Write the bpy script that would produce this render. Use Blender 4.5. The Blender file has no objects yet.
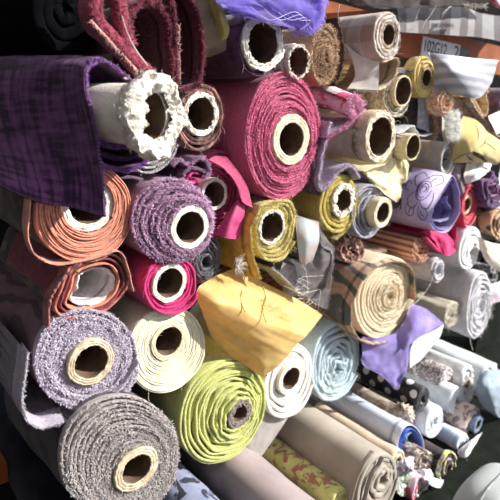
SUN_E = 8.0
SUN_DIR = (.66, -.6, .56)
SKY_DARK = (.21, .2, .205, 1)
SKY_LIGHT = (1.7, 1.78, 1.95, 1)
LIFT = .12
import bpy, math, random
from mathutils import Vector, Matrix, noise
random.seed(7)
C = bpy.context.scene.collection
PI = math.pi
# ------------------------------------------------------------------ camera solve (two vanishing points of the rack)
VL, VR = (-190.0, 93.0), (850.0, 140.0)
F = math.sqrt(-((VL[0]-250)*(VR[0]-250) + (VL[1]-250)*(VR[1]-250)))
EY = Vector((VL[0]-250, VL[1]-250, F)).normalized()
EX = Vector((VR[0]-250, VR[1]-250, F)).normalized()
EZ = EX.cross(EY).normalized()
DIST = 0.78
CAM = Vector((0, -DIST, 1.5))
def ray(px, py):
    d = Vector(((px-250)/F, (py-250)/F, 1.0))
    return Vector((d.dot(EX), d.dot(EY), d.dot(EZ)))
def at(px, py, Y=0.0):
    w = ray(px, py); t = (Y + DIST) / w.y
    return CAM + w*t
def scale_at(px, py, Y=0.0):           # metres per pixel at that point
    w = ray(px, py); return ((Y + DIST) / w.y) / F
cd = bpy.data.cameras.new('camera'); cam = bpy.data.objects.new('camera', cd); C.objects.link(cam)
right = Vector((EX.x, EY.x, EZ.x)); down = Vector((EX.y, EY.y, EZ.y)); fwd = Vector((EX.z, EY.z, EZ.z))
M = Matrix((right, -down, -fwd)).transposed().to_4x4(); M.translation = CAM
cam.matrix_world = M
cd.sensor_width = 36; cd.lens = F*36/500; cd.clip_start = .01
cd.dof.use_dof = True; cd.dof.focus_distance = .95; cd.dof.aperture_fstop = 4.8
bpy.context.scene.camera = cam

# ------------------------------------------------------------------ materials
def lin(c):
    k = LIFT*min(1, (max(c)/170)**1.5); c = tuple(v*(1-k)+k*228 for v in c)
    return tuple(((v/255)/12.92 if v/255 <= .04045 else ((v/255+.055)/1.055)**2.4) for v in c) + (1,)
MC = {}
def fab(c1, c2=None, sc=60, bump=.35, bsc=900, rough=.9, sheen=.25, pat='noise', c3=None, p=1.0, alpha=1.0, weave=0.0):
    key = (c1, c2, sc, bump, bsc, rough, sheen, pat, c3, p, alpha, weave)
    if key in MC: return MC[key]
    m = bpy.data.materials.new('fabric_%d' % len(MC)); m.use_nodes = True
    nt = m.node_tree; N = nt.nodes; Lk = nt.links
    b = N['Principled BSDF']; b.inputs['Roughness'].default_value = rough
    b.inputs['Sheen Weight'].default_value = sheen; b.inputs['Sheen Roughness'].default_value = .45
    b.inputs['Specular IOR Level'].default_value = (.03 if max(c1) < 60 else .15) if rough > .6 else .5
    c2 = c2 or tuple(v*.78 for v in c1)
    tc = N.new('ShaderNodeTexCoord')
    def math_(op, a, bb=None, cc=None):
        n = N.new('ShaderNodeMath'); n.operation = op
        for i, v in enumerate((a, bb, cc)):
            if v is None: continue
            if isinstance(v, (int, float)): n.inputs[i].default_value = v
            else: Lk.new(v, n.inputs[i])
        return n.outputs[0]
    def mix(fac, a, bb):
        n = N.new('ShaderNodeMix'); n.data_type = 'RGBA'
        Lk.new(fac, n.inputs[0]) if not isinstance(fac, (int, float)) else setattr(n.inputs[0], 'default_value', fac)
        for i, v in ((6, a), (7, bb)):
            if isinstance(v, tuple): n.inputs[i].default_value = v
            else: Lk.new(v, n.inputs[i])
        return n.outputs[2]
    def nz(scale, coord, det=3, dist=0):
        n = N.new('ShaderNodeTexNoise'); n.inputs['Scale'].default_value = scale; n.inputs['Detail'].default_value = det
        n.inputs['Distortion'].default_value = dist
        Lk.new(tc.outputs[coord], n.inputs['Vector']); return n.outputs[0]
    def ramp(v, a, bb):
        n = N.new('ShaderNodeMapRange'); n.inputs[1].default_value = a; n.inputs[2].default_value = bb; n.clamp = True
        Lk.new(v, n.inputs[0]); return n.outputs[0]
    A, B_ = lin(c1), lin(c2)
    base = mix(ramp(nz(sc, 'Object'), .35, .65), A, B_)
    sep = N.new('ShaderNodeSeparateXYZ'); Lk.new(tc.outputs['UV'], sep.inputs[0]); U, V = sep.outputs[0], sep.outputs[1]
    def band(v, period, duty):          # 1 inside the band
        return math_('LESS_THAN', math_('FRACT', math_('DIVIDE', v, period)), duty)
    if pat == 'dots':
        row = math_('FLOOR', math_('DIVIDE', V, p*.5))
        u2 = math_('ADD', math_('DIVIDE', U, p), math_('MULTIPLY', row, .5))
        du = math_('MULTIPLY', math_('SUBTRACT', math_('FRACT', u2), .5), p)
        dv = math_('MULTIPLY', math_('SUBTRACT', math_('FRACT', math_('DIVIDE', V, p*.5)), .5), p*.5)
        d2 = math_('ADD', math_('MULTIPLY', du, du), math_('MULTIPLY', dv, dv))
        base = mix(math_('LESS_THAN', d2, (p*.2)**2), base, lin(c3))
    elif pat == 'plaid':
        f1 = math_('MULTIPLY', band(U, p, .45), .5); f2 = math_('MULTIPLY', band(V, p, .45), .5)
        base = mix(math_('ADD', f1, f2), base, lin(c3))
    elif pat == 'stripeV':
        base = mix(band(V, p, .5), base, lin(c3))
    elif pat == 'stripeU':
        base = mix(band(U, p, .5), base, lin(c3))
    elif pat == 'blotch':
        base = mix(ramp(nz(1/p, 'Object', 3, 1.2), .5, .56), base, lin(c3))
    elif pat in ('wave', 'waveZ'):
        w = N.new('ShaderNodeTexWave'); w.inputs['Scale'].default_value = 1/p; w.inputs['Distortion'].default_value = 9
        w.bands_direction = 'Z' if pat == 'waveZ' else 'X'; w.inputs['Distortion'].default_value = 4 if pat == 'waveZ' else 9; w.inputs['Detail'].default_value = 2; w.inputs['Detail Scale'].default_value = .6
        Lk.new(tc.outputs['Object'], w.inputs['Vector'])
        base = mix(ramp(w.outputs['Fac'], *((.2, .8) if pat == 'waveZ' else (.55, .75))), base, lin(c3))
    elif pat == 'crush':                 # velvet pile pressed along warp and weft
        o = []
        for sx, sy in ((14, 90), (110, 12)):
            mp = N.new('ShaderNodeMapping'); mp.inputs['Scale'].default_value = (sx, sy, 1); Lk.new(tc.outputs['UV'], mp.inputs[0])
            n = N.new('ShaderNodeTexNoise'); n.inputs['Scale'].default_value = 1; n.inputs['Detail'].default_value = 3; Lk.new(mp.outputs[0], n.inputs['Vector']); o.append(n.outputs[0])
        base = mix(ramp(math_('MULTIPLY', o[0], o[1]), .17, .32), lin(c3), base)
    elif pat == 'speck':
        base = mix(ramp(nz(1/p, 'Object', 1), .52, .58), base, lin(c3))
    Lk.new(base, b.inputs['Base Color'])
    h = nz(bsc, 'Object', 2)
    if weave:
        s1 = math_('SINE', math_('MULTIPLY', U, 2*PI/weave)); s2 = math_('SINE', math_('MULTIPLY', V, 2*PI/weave))
        h = math_('ADD', h, math_('MULTIPLY', math_('MULTIPLY', s1, s2), .4))
    bp = N.new('ShaderNodeBump'); bp.inputs['Strength'].default_value = bump; bp.inputs['Distance'].default_value = .003
    Lk.new(h, bp.inputs['Height']); Lk.new(bp.outputs[0], b.inputs['Normal'])
    if alpha < 1:
        out = N['Material Output']; tr = N.new('ShaderNodeBsdfTransparent'); tl = N.new('ShaderNodeBsdfTranslucent')
        Lk.new(base, tl.inputs[0])
        m1 = N.new('ShaderNodeMixShader'); m1.inputs[0].default_value = .58
        Lk.new(b.outputs[0], m1.inputs[1]); Lk.new(tl.outputs[0], m1.inputs[2])
        m2 = N.new('ShaderNodeMixShader')
        Lk.new(ramp(nz(40, 'Object', 3), .2, .8), m2.inputs[0])
        k = math_('ADD', math_('MULTIPLY', ramp(nz(40, 'Object', 3), .2, .8), .25), alpha-.12); Lk.new(k, m2.inputs[0])
        Lk.new(tr.outputs[0], m2.inputs[1]); Lk.new(m1.outputs[0], m2.inputs[2]); Lk.new(m2.outputs[0], out.inputs[0])
    MC[key] = m; return m

# ------------------------------------------------------------------ mesh helpers
class MB:
    def __init__(s): s.v = []; s.f = []; s.uv = []; s.m = []
    def add(s, p, uv=(0, 0)): s.v.append(tuple(p)); s.uv.append(uv); return len(s.v)-1
    def face(s, f, m=0): s.f.append(f); s.m.append(m)
    def grid(s, rows, m=0, closed=False):
        for i in range(len(rows)-1):
            a, b = rows[i], rows[i+1]; n = len(a)
            for j in range(n if closed else n-1):
                k = (j+1) % n; s.face((a[j], a[k], b[k], b[j]), m)
    def fiber(s, p, d, L, w, m=0, curl=.5):
        d = d.normalized(); a = d.orthogonal().normalized(); b = d.cross(a)
        c = (a*random.uniform(-1, 1) + b*random.uniform(-1, 1))*curl
        rows = []
        for t, k in ((0, 1), (.55, .85)):
            q = p + d*(L*t) + c*(L*t*t)
            rows.append([s.add(q + (a*math.cos(h) + b*math.sin(h))*(w*k)) for h in (0, 2.094, 4.189)])
        tip = s.add(p + d*L + c*L)
        s.grid(rows, m, True)
        r = rows[-1]
        for j in range(3): s.face((r[j], r[(j+1) % 3], tip), m)
    def build(s, name, mats, parent=None, smooth=True):
        if not isinstance(mats, (list, tuple)): mats = [mats]
        off = parent_loc(parent)
        me = bpy.data.meshes.new(name)
        me.from_pydata([(x-off.x, y-off.y, z-off.z) for x, y, z in s.v], [], s.f)
        uvl = me.uv_layers.new(name='UVMap')
        li = [0]*len(me.loops); me.loops.foreach_get('vertex_index', li)
        flat = [c for i in li for c in s.uv[i]]
        uvl.data.foreach_set('uv', flat)
        for m in mats: me.materials.append(m)
        me.polygons.foreach_set('material_index', s.m)
        me.polygons.foreach_set('use_smooth', [smooth]*len(me.polygons))
        me.update()
        o = bpy.data.objects.new(name, me); C.objects.link(o)
        if parent: o.parent = parent
        return o
LOC = {}
def parent_loc(p):
    if not p: return Vector((0, 0, 0))
    return LOC[p.name] if p.name in LOC else parent_loc(p.parent)
def thing(name, label, cat, loc, group=None):
    o = bpy.data.objects.new(name, None); C.objects.link(o); o.location = loc; o.empty_display_size = .02
    LOC[o.name] = Vector(loc); o['label'] = label; o['category'] = cat
    if group: o['group'] = group
    return o
def tag(o, label=None, cat=None, group=None, kind=None):
    for k, v in (('label', label), ('category', cat), ('group', group), ('kind', kind)):
        if v: o[k] = v
    return o
def nn(*a): return noise.noise(Vector(a))
def cat_rom(pts, n, closed=False):
    out = []; N_ = len(pts); segs = N_ if closed else N_-1
    for i in range(n):
        t = i/(n if closed else n-1)*segs; k = min(int(t), segs-1); u = t-k
        if closed: P = [pts[(k+j-1) % N_] for j in range(4)]
        else: P = [pts[max(0, min(N_-1, k+j-1))] for j in range(4)]
        out.append(tuple(.5*((2*b) + (-a+c)*u + (2*a-5*b+4*c-d)*u*u + (-a+3*b-3*c+d)*u**3) for a, b, c, d in zip(*P)))
    return out
def E(cx, cy, rx, ry, rot=0, n=48):
    r = math.radians(rot); o = []
    for i in range(n):
        a = 2*PI*i/n; x, y = rx*math.cos(a), ry*math.sin(a)
        o.append((cx + x*math.cos(r) - y*math.sin(r), cy + x*math.sin(r) + y*math.cos(r)))
    return o
def strip(mb, S, th, lip, tilt=(0, 0), seed=0, shallow=.035, wr=.0, bm=0):
    """S: list of (x, z, nx, nz, y_end, length or None). A ribbon of cloth standing on edge, running back along +Y."""
    tx, tz = tilt; cols = []; cum = 0; prev = None; ext = []
    def P(s, off, y, w=0):
        x, z, nx, nz, e, L = s; yy = e + y
        return (x + nx*(off+w) + tx*y, yy, z + nz*(off+w) + tz*y)
    for i, s in enumerate(S):
        if prev: cum += math.hypot(s[0]-prev[0], s[1]-prev[1])
        prev = s; dd = shallow
        col = [mb.add(P(s, o, y), (cum, y)) for o, y in ((th/2, dd), (th/2, dd*.3), (th*.45, 0.0), (th*.2, -lip), (-th*.2, -lip), (-th*.45, 0.0), (-th/2, dd*.3), (-th/2, dd))]
        cols.append(col)
        if s[5]:
            L = s[5]; e2 = [col[0]]
            for k in (.06, .1, .15, .21, .28, .37, .48, .62, .8, 1.0):
                y = dd + (L-dd)*k
                w = wr*nn(cum*14+seed*3.1, y*9, seed*7.7) + wr*.5*nn(cum*40, y*6, seed+3.3) if wr else 0
                e2.append(mb.add(P(s, th/2, y, w), (cum, y)))
            ext.append(e2)
        else: ext.append(None)
    for i in range(len(S)-1):
        a, b = cols[i], cols[i+1]
        for j in range(7): mb.face((a[j], a[j+1], b[j+1], b[j]))
        if ext[i] and ext[i+1]:
            a, b = ext[i], ext[i+1]
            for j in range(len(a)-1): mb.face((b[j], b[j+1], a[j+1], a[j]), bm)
    return cols
def fuzz_on(S, n, ln, w, lip, th, mat, parent, name='frayed_threads', out=.5, tuft=False):
    mb = MB()
    for k in range(n):
        i_ = random.randrange(len(S)-1); t_ = random.random()
        s = tuple(p*(1-t_)+q*t_ for p, q in zip(S[i_][:5], S[i_+1][:5]))
        o = random.uniform(-th/2, th/2)
        p = Vector((s[0]+s[2]*o, s[4]-lip*.5, s[1]+s[3]*o))
        d = Vector((random.uniform(-1, 1)*out + s[2]*.3, -1 if random.random() < .85 else .2, random.uniform(-1, 1)*out + s[3]*.3))
        mb.fiber(p, d, ln*random.uniform(.4, 1.3), w*random.uniform(.7, 1.3), 0, .7)
    o = mb.build(name, mat, parent); o['kind'] = 'stuff'; return o
CARD = fab((205, 186, 158), (178, 158, 128), sc=30, bump=.3, bsc=400, sheen=0)
CARDW = fab((236, 230, 216), (214, 205, 188), sc=40, bump=.4, bsc=300, sheen=0)
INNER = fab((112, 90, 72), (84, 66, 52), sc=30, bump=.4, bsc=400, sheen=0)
CARDB = fab((190, 165, 132), (160, 135, 104), sc=30, bump=.3, bsc=400, sheen=0)
def core(parent, c, r, wall, Y, out, mat, depth=.3, torn=.004, crumple=0, seed=0, tilt=(0, 0), name='cardboard_core', tail=.09):
    """c: (x, z) centre at plane Y; the tube pokes out by `out` towards the viewer."""
    mb = MB(); n = 96; rows = []
    prof = [(r-wall, depth), (r-wall, .08), (r-wall, .02), (r-wall, .006), (r-wall*.98, .0015), (r-wall*.9, 0), (r-wall*.72, -.0004), (r-wall*.66, .0012), (r-wall*.6, -.0004), (r-wall*.36, 0), (r-wall*.3, .0014), (r-wall*.24, 0), (r-wall*.06, 0), (r, .0012), (r, .006), (r, .018), (r, .04), (r, min(.09, out+tail*.3)), (r, out+tail*.5), (r, out+tail)]
    for q, (rr, y) in enumerate(prof):
        row = []
        front = max(0, 1-y/.03) if y >= 0 else 1
        for j in range(n):
            a = 2*PI*j/n; ca, sa = math.cos(a), math.sin(a)
            e = .6*torn*front*(.7*nn(ca*2.2+seed, sa*2.2, 5.1)+.4*nn(ca*6+seed, sa*6, q*.5)+.16*nn(ca*19+seed, sa*19, q*.9))
            k = rr*(1 + .04*nn(ca*1.5+seed, sa*1.5, y*8) + (.03*front*nn(ca*8+seed, sa*8, 3.3)))
            if crumple:
                k += crumple*max(0, 1-y/.035)*(.6*nn(ca*2.6+seed, sa*2.6, y*60+q*.2)+.4*nn(ca*9, sa*9+seed, y*90+q*.6)+.2*nn(ca*25, sa*25+seed, q*.9)) if y < .035 else 0
                e += crumple*.8*front*nn(ca*6, sa*6+seed, q*.7)
            yy = Y - out + y + e
            row.append(mb.add((c[0]+ca*k+tilt[0]*(yy-Y), yy, c[1]+sa*k+tilt[1]*(yy-Y)), (a*r, y)))
        rows.append(row)
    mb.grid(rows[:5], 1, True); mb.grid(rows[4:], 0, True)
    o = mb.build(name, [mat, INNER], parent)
    f = MB()
    for k in range(int(30 + 4000*max(torn, crumple*2))):
        row = rows[random.choice((5, 6, 9, 11, 12, 13))]; v = Vector(mb.v[row[random.randrange(n)]])
        rad = Vector((v.x-c[0], 0, v.z-c[1])).normalized()
        f.fiber(v, rad*random.uniform(-.8, .9) + Vector((random.uniform(-.5, .5), -.6, random.uniform(-.5, .5))), random.uniform(.002, .006), .0004, 0, .9)
    fo = f.build('torn_fibres', mat, o); fo['kind'] = 'stuff'
    return o
NR = 0
def roll(label, outer, cxy, cr, mat, Y=0.0, turns=8, fill=.72, length=.45, jit=.004, lip=.0015, wob=.22, tele=0.0, tilt=(0, 0),
         coremat=CARD, core_out=.012, wall=.28, torn=.004, crumple=0, fz=0, fl=.006, fw=.0004, fmat=None, fout=.5, wr=.004,
         name='fabric_roll', cat='fabric roll', group='fabric rolls stacked on the rack', n=60, cw=True, edgemat=None, cloth='wound_cloth', seamrot=.92, bodymat=None):
    global NR; NR += 1; seed = NR*13.7
    c3 = at(cxy[0], cxy[1], Y); cx, cz = c3.x, c3.z
    sc = scale_at(cxy[0], cxy[1], Y); rc = cr*sc if cr else .002
    pol = []
    for (px, py) in (cat_rom(outer, 60, True) if len(outer) < 40 else outer):
        q = at(px, py, Y); pol.append((math.atan2(q.z-cz, q.x-cx) % (2*PI), math.hypot(q.x-cx, q.z-cz)))
    pol.sort(); pol = [(pol[-1][0]-2*PI, pol[-1][1])] + pol + [(pol[0][0]+2*PI, pol[0][1])]
    def R(a):
        a %= 2*PI
        for i in range(len(pol)-1):
            if pol[i][0] <= a <= pol[i+1][0]:
                d = pol[i+1][0]-pol[i][0]; t = (a-pol[i][0])/d if d > 1e-9 else 0
                return pol[i][1]*(1-t) + pol[i+1][1]*t
        return pol[0][1]
    tab = [R(2*PI*i/n)*(1 + .025*nn(math.cos(2*PI*i/n)*1.7+seed, math.sin(2*PI*i/n)*1.7, 8.8)) for i in range(n)]
    rmin = min(q.z for q in (at(px, py, Y) for px, py in outer))
    root = thing(name, label, cat, (cx, Y, rmin), group)
    pitch = (sum(tab)/n - rc)/turns; th = pitch*(fill*.4+.68); S = []
    tot = int(turns*n)
    ph = [random.uniform(-1, 1) for _ in range(int(turns)+2)]
    for i in range(tot+1):
        s = i/n; a = (2*PI*s if cw else -2*PI*s) + seamrot*2*PI
        t = (s+.0)/turns
        Ro = tab[int(round((a % (2*PI))/(2*PI)*n)) % n] - th*.5
        ca, sa = math.cos(a), math.sin(a)
        rr = rc*1.02 + (Ro-rc)*t + pitch*wob*nn(ca*2+seed, sa*2, s*.9)*min(1, (1-t)*3+.15)
        e = Y - tele*(1-t) + jit*(nn(s*1.7, seed, 2.2) + .6*nn(ca*3+s, sa*3, seed) + .5*ph[int(s)])
        S.append((cx+ca*rr, cz+sa*rr, ca, sa, e, length if s >= turns-1.2 else None))
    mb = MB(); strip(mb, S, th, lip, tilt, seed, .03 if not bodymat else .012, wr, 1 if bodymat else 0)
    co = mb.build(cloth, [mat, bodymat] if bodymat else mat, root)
    if cr and coremat: core(root, (cx, cz), rc, rc*wall, Y, core_out + tele, coremat, torn=torn, crumple=crumple, seed=seed, tilt=tilt)
    if fz: fuzz_on(S, fz, fl, fw, lip, th, fmat or mat, co, out=fout)
    if fz >= 100:                        # a few long ravelled threads hanging from the cut end
        mt = MB()
        for k in range(7):
            s = S[random.randrange(len(S)//2, len(S))]; p = Vector((s[0], s[4]-.002, s[1])); rows = []
            d = Vector((random.uniform(-1, 1), -1, random.uniform(-.8, .8))).normalized(); st_ = random.uniform(.0012, .0026)
            for q in range(14):
                d = (d + Vector((random.uniform(-.35, .35), random.uniform(-.3, .22), random.uniform(-.6, .3)))).normalized()
                a1 = d.orthogonal().normalized(); b1 = d.cross(a1)
                rows.append([mt.add(p + (a1*math.cos(h)+b1*math.sin(h))*.00035) for h in (0, 2.094, 4.189)]); p = p + d*st_
                if p.y > s[4]-.001: p.y = s[4]-.001
            mt.grid(rows, 0, True)
        mo = mt.build('ravelled_threads', fmat or mat, co); mo['kind'] = 'stuff'
    return root
def ribbon(root, pts, mat, Y=0.0, th=.004, length=.3, n=70, jit=.004, lip=.001, closed=False, name='loose_flap', fz=0, fl=.006, fw=.0004, fmat=None, tilt=(0, 0), wr=.004, back=True, fout=.5):
    global NR; NR += 1
    pts = [(p[0], p[1], p[2] if len(p) > 2 else Y) for p in pts]
    cr_ = cat_rom(pts, n, closed)
    if closed: cr_.append(cr_[0])
    W = [at(p[0], p[1], p[2]) for p in cr_]; S = []
    for i, w in enumerate(W):
        a, b = W[max(0, i-1)], W[min(len(W)-1, i+1)]
        if closed and i in (0, len(W)-1): a, b = W[-2], W[1]
        dx, dz = b.x-a.x, b.z-a.z; L = math.hypot(dx, dz) or 1
        k = 0 if closed else 1
        S.append((w.x, w.z, -dz/L, dx/L, w.y + jit*nn(i*.23, NR, .5) + jit*.5*nn(i*.7, NR, 4.5), length))
    mb = MB(); strip(mb, S, th, lip, tilt, NR*1.7, min(.03, length*.5), wr)
    # second face so that the cloth has two sides all the way back
    S2 = [(s[0]-s[2]*th, s[1]-s[3]*th, s[2], s[3], s[4], s[5]) for s in S]
    if length > .04:
        mb2 = MB(); cum = 0
        rows = []
        for i, s in enumerate(S):
            if i: cum += math.hypot(s[0]-S[i-1][0], s[1]-S[i-1][1])
            rows.append([mb.add((s[0]-s[2]*th/2+tilt[0]*y, s[4]+y, s[1]-s[3]*th/2+tilt[1]*y), (cum, y)) for y in (.02, .06, .12, .2, length)])
        for i in range(len(rows)-1):
            a, b = rows[i], rows[i+1]
            for j in range(4): mb.face((a[j], a[j+1], b[j+1], b[j]))
    o = mb.build(name, mat, root)
    if fz: fuzz_on(S, fz, fl, fw, lip, th, fmat or mat, o, out=fout)
    return o
def sheet_pts(ctrl, nu, nv):
    rows = [cat_rom([tuple(at(*p)) for p in r], nv) for r in ctrl]
    cols = [cat_rom([rows[i][j] for i in range(len(rows))], nu) for j in range(nv)]
    return [[Vector(cols[j][i]) for j in range(nv)] for i in range(nu)]
def sheet(root, ctrl, mat, th=.0015, nu=36, nv=36, wr=.003, wf=18, name='draped_cloth', fz=None, fl=.008, fw=.0004, fmat=None, strokes=(), smat=None, sw=.0012, aniso=(1, 1)):
    """ctrl: rows of (px, py, Y). A draped piece of cloth with two faces and a rim."""
    global NR; NR += 1; sd = NR*5.3
    G = sheet_pts(ctrl, nu, nv)
    def nrm(i, j):
        a = G[min(nu-1, i+1)][j]-G[max(0, i-1)][j]; b = G[i][min(nv-1, j+1)]-G[i][max(0, j-1)]
        c = a.cross(b); return c.normalized() if c.length > 1e-9 else Vector((0, -1, 0))
    NN = [[nrm(i, j) for j in range(nv)] for i in range(nu)]
    lu = sum((G[i+1][nv//2]-G[i][nv//2]).length for i in range(nu-1)); lv = sum((G[nu//2][j+1]-G[nu//2][j]).length for j in range(nv-1))
    H = []
    for i in range(nu):
        H.append([])
        for j in range(nv):
            u, v = i/(nu-1)*lu, j/(nv-1)*lv
            w = wr*(nn(u*wf*aniso[0]+sd, v*wf*aniso[1], 1.1) + .5*nn(u*wf*2.3*aniso[0], v*wf*2.3*aniso[1]+sd, 2.2))
            H[-1].append(G[i][j] + NN[i][j]*w)
    mb = MB(); A = []; B = []
    for i in range(nu):
        A.append([mb.add(H[i][j]+NN[i][j]*th/2, (i/(nu-1)*lu, j/(nv-1)*lv)) for j in range(nv)])
        B.append([mb.add(H[i][j]-NN[i][j]*th/2, (i/(nu-1)*lu, j/(nv-1)*lv)) for j in range(nv)])
    mb.grid(A); mb.grid([r[::-1] for r in B])
    rim = [(i, 0) for i in range(nu)] + [(nu-1, j) for j in range(1, nv)] + [(i, nv-1) for i in range(nu-2, -1, -1)] + [(0, j) for j in range(nv-2, 0, -1)]
    for k in range(len(rim)):
        p, q = rim[k], rim[(k+1) % len(rim)]
        mb.face((A[p[0]][p[1]], B[p[0]][p[1]], B[q[0]][q[1]], A[q[0]][q[1]]))
    for st in strokes:                     # printed lines, lying on both faces of the cloth
        st, wk = st if isinstance(st, tuple) else (st, 1)
        P = cat_rom(st, max(10, 7*len(st)))
        for sgn in (1, -1):
            rows = []
            for (u, v) in P:
                u = min(.995, max(.005, u)); v = min(.995, max(.005, v))
                fi, fj = u*(nu-1), v*(nv-1); i, j = int(fi), int(fj); a, b = fi-i, fj-j
                i2, j2 = min(nu-1, i+1), min(nv-1, j+1)
                pt = (H[i][j]*(1-a)+H[i2][j]*a)*(1-b) + (H[i][j2]*(1-a)+H[i2][j2]*a)*b
                rows.append(pt + NN[i][j]*sgn*(th/2+.0006))
            prev = None
            for k in range(len(rows)):
                d = rows[min(len(rows)-1, k+1)]-rows[max(0, k-1)]
                i, j = int(min(.99, max(0, P[k][0]))*(nu-1)), int(min(.99, max(0, P[k][1]))*(nv-1))
                s_ = d.cross(NN[i][j]); s_ = s_.normalized()*sw*wk*(1-.55*abs(2*k/(len(rows)-1)-1))
                cur = (mb.add(rows[k]+s_), mb.add(rows[k]-s_))
                if prev: mb.face((prev[0], prev[1], cur[1], cur[0]), 1)
                prev = cur
    o = mb.build(name, [mat, smat] if smat else mat, root)
    if fz:
        f = MB(); edges, cnt = fz
        for e in edges:
            for k in range(cnt):
                t = random.random()
                if e == 'v1': i, j, d = int(t*(nu-1)), nv-1, None
                elif e == 'v0': i, j = int(t*(nu-1)), 0
                elif e == 'u1': i, j = nu-1, int(t*(nv-1))
                else: i, j = 0, int(t*(nv-1))
                p = H[i][j]; inn = H[min(max(i, 1), nu-2)][min(max(j, 1), nv-2)] if True else p
                d = (p-inn); d = d.normalized() if d.length > 1e-7 else Vector((0, -1, 0))
                f.fiber(p, d + Vector((random.uniform(-.6, .6), random.uniform(-.6, .2), random.uniform(-.6, .5))), fl*random.uniform(.4, 1.3), fw, 0, .7)
        fo = f.build('frayed_threads', fmat or mat, o); fo['kind'] = 'stuff'
    return o
def thread(root, pts, mat, w=.0006, name='loose_thread', n=24):
    P = [at(*p) for p in cat_rom(pts, n)]; mb = MB(); rows = []
    for k, p in enumerate(P):
        d = (P[min(n-1, k+1)]-P[max(0, k-1)]).normalized(); a = d.orthogonal().normalized(); b = d.cross(a)
        rows.append([mb.add(p + (a*math.cos(h)+b*math.sin(h))*w) for h in (0, 1.257, 2.513, 3.77, 5.027)])
    mb.grid(rows, 0, True); return mb.build(name, mat, root)
def box(mb, x0, x1, y0, y1, z0, z1, bev=0):
    v = [mb.add((x, y, z), (x, z)) for x in (x0, x1) for y in (y0, y1) for z in (z0, z1)]
    for f in ((0, 1, 3, 2), (4, 6, 7, 5), (0, 4, 5, 1), (2, 3, 7, 6), (0, 2, 6, 4), (1, 5, 7, 3)): mb.face(tuple(v[i] for i in f))
def cloth(label, ctrl_xy, name='draped_cloth', cat='cloth', group=None):
    p = at(*ctrl_xy); return thing(name, label, cat, p, group)
# ================================================================== SCENE
LOW = 'fabric rolls on the lower shelf'
WHT = fab((240, 236, 228), (222, 216, 205), bump=.4, bsc=500)
THRW = fab((235, 228, 220), sheen=0)
# ---------------- setting: rack, back board, ground
steel = fab((30, 34, 28), (22, 25, 21), sc=25, bump=.1, rough=.8, sheen=0)
orange = fab((140, 68, 28), (116, 54, 22), sc=12, bump=.08, rough=.7, sheen=0)
dark = fab((26, 22, 22), (14, 12, 13), sc=10, sheen=0)
def struct(name, b, mats, smooth=False):
    o = b.build(name, mats, None, smooth); o['kind'] = 'structure'; return o
g = MB(); box(g, -3, 6, -5, 3, -.05, 0)
struct('floor', g, fab((16, 16, 16), (10, 10, 10), sc=6, sheen=0))
g = MB(); box(g, -.6, 4.2, 1.0, 1.05, 0, 3)
struct('wall_back', g, dark)

# ---------------- upper stack : big rolls
GREYB = fab((140, 131, 128), (94, 86, 86), sc=420, bump=.9, bsc=600, pat='noise')
GREYB_ = fab((150, 142, 139), (112, 103, 102), sc=300, bump=.8, bsc=700)
roll('big grey bouclé roll at the bottom left with a thick cardboard core', E(119, 454, 60, 63, 22), (134, 467), 24,
     fab((176, 167, 164), (140, 131, 129), sc=380, bump=1, bsc=700), Y=-.03, turns=13, fill=.8, jit=.004, wob=.5, tilt=(0, -.16), coremat=CARD,
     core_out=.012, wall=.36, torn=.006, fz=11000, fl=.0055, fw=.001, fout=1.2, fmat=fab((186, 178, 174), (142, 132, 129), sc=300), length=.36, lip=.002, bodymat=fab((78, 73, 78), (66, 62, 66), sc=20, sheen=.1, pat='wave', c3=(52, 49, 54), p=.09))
LAV = fab((186, 176, 190), (146, 134, 152), sc=300, bump=.9, bsc=700)
r = roll('lavender grey chenille roll with a loose outer layer, above the big grey roll', E(86, 359, 53, 52, 28), (89, 360), 24,
     fab((170, 156, 172), (120, 106, 122), sc=300, bump=.8, bsc=700), Y=0, turns=10, fill=.74, jit=.005, wob=.5, coremat=CARD, core_out=.012, wall=.3, torn=.006,
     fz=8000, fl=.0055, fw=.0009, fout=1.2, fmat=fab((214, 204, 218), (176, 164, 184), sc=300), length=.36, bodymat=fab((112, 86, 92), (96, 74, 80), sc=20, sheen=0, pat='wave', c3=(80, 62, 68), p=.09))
ribbon(r, [(28, 352), (25, 378), (22, 402), (25, 416), (33, 425), (45, 428), (62, 422), (82, 416), (104, 402), (124, 384), (138, 362)], LAV, Y=-.012, th=.0045, length=.045, fz=500, fl=.005, fw=.0006, fmat=fab((220, 210, 224)), lip=.0015)
roll('cream cotton roll between the lavender grey roll and the lime green roll', E(166, 350, 38, 45, 26), (168, 341), 20,
     fab((232, 226, 198), (214, 206, 172), sc=200, bump=.5, bsc=800), Y=.01, turns=16, fill=1, lip=.0006, jit=.002, wob=.6, coremat=fab((222, 212, 180), (200, 188, 152), sheen=0), core_out=.004, wall=.26, torn=.003, fz=200, fl=.004, fw=.0003, length=.36)
LIME = fab((186, 190, 108), (164, 168, 86), sc=160, bump=.6, bsc=700)
roll('lime green roll with frayed spiral layers and a mauve grey core', E(222, 410, 41, 57, 24), (236, 411), 15,
     LIME, Y=0, turns=14, fill=.8, lip=.001, jit=.007, wob=1.1, tele=.012, coremat=fab((142, 124, 120), (108, 94, 92), sc=120, bump=.7), core_out=.004, wall=.45, torn=.008, crumple=.004, fz=900, fl=.006, fw=.0004,
     fmat=fab((214, 222, 130)), length=.36)
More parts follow.
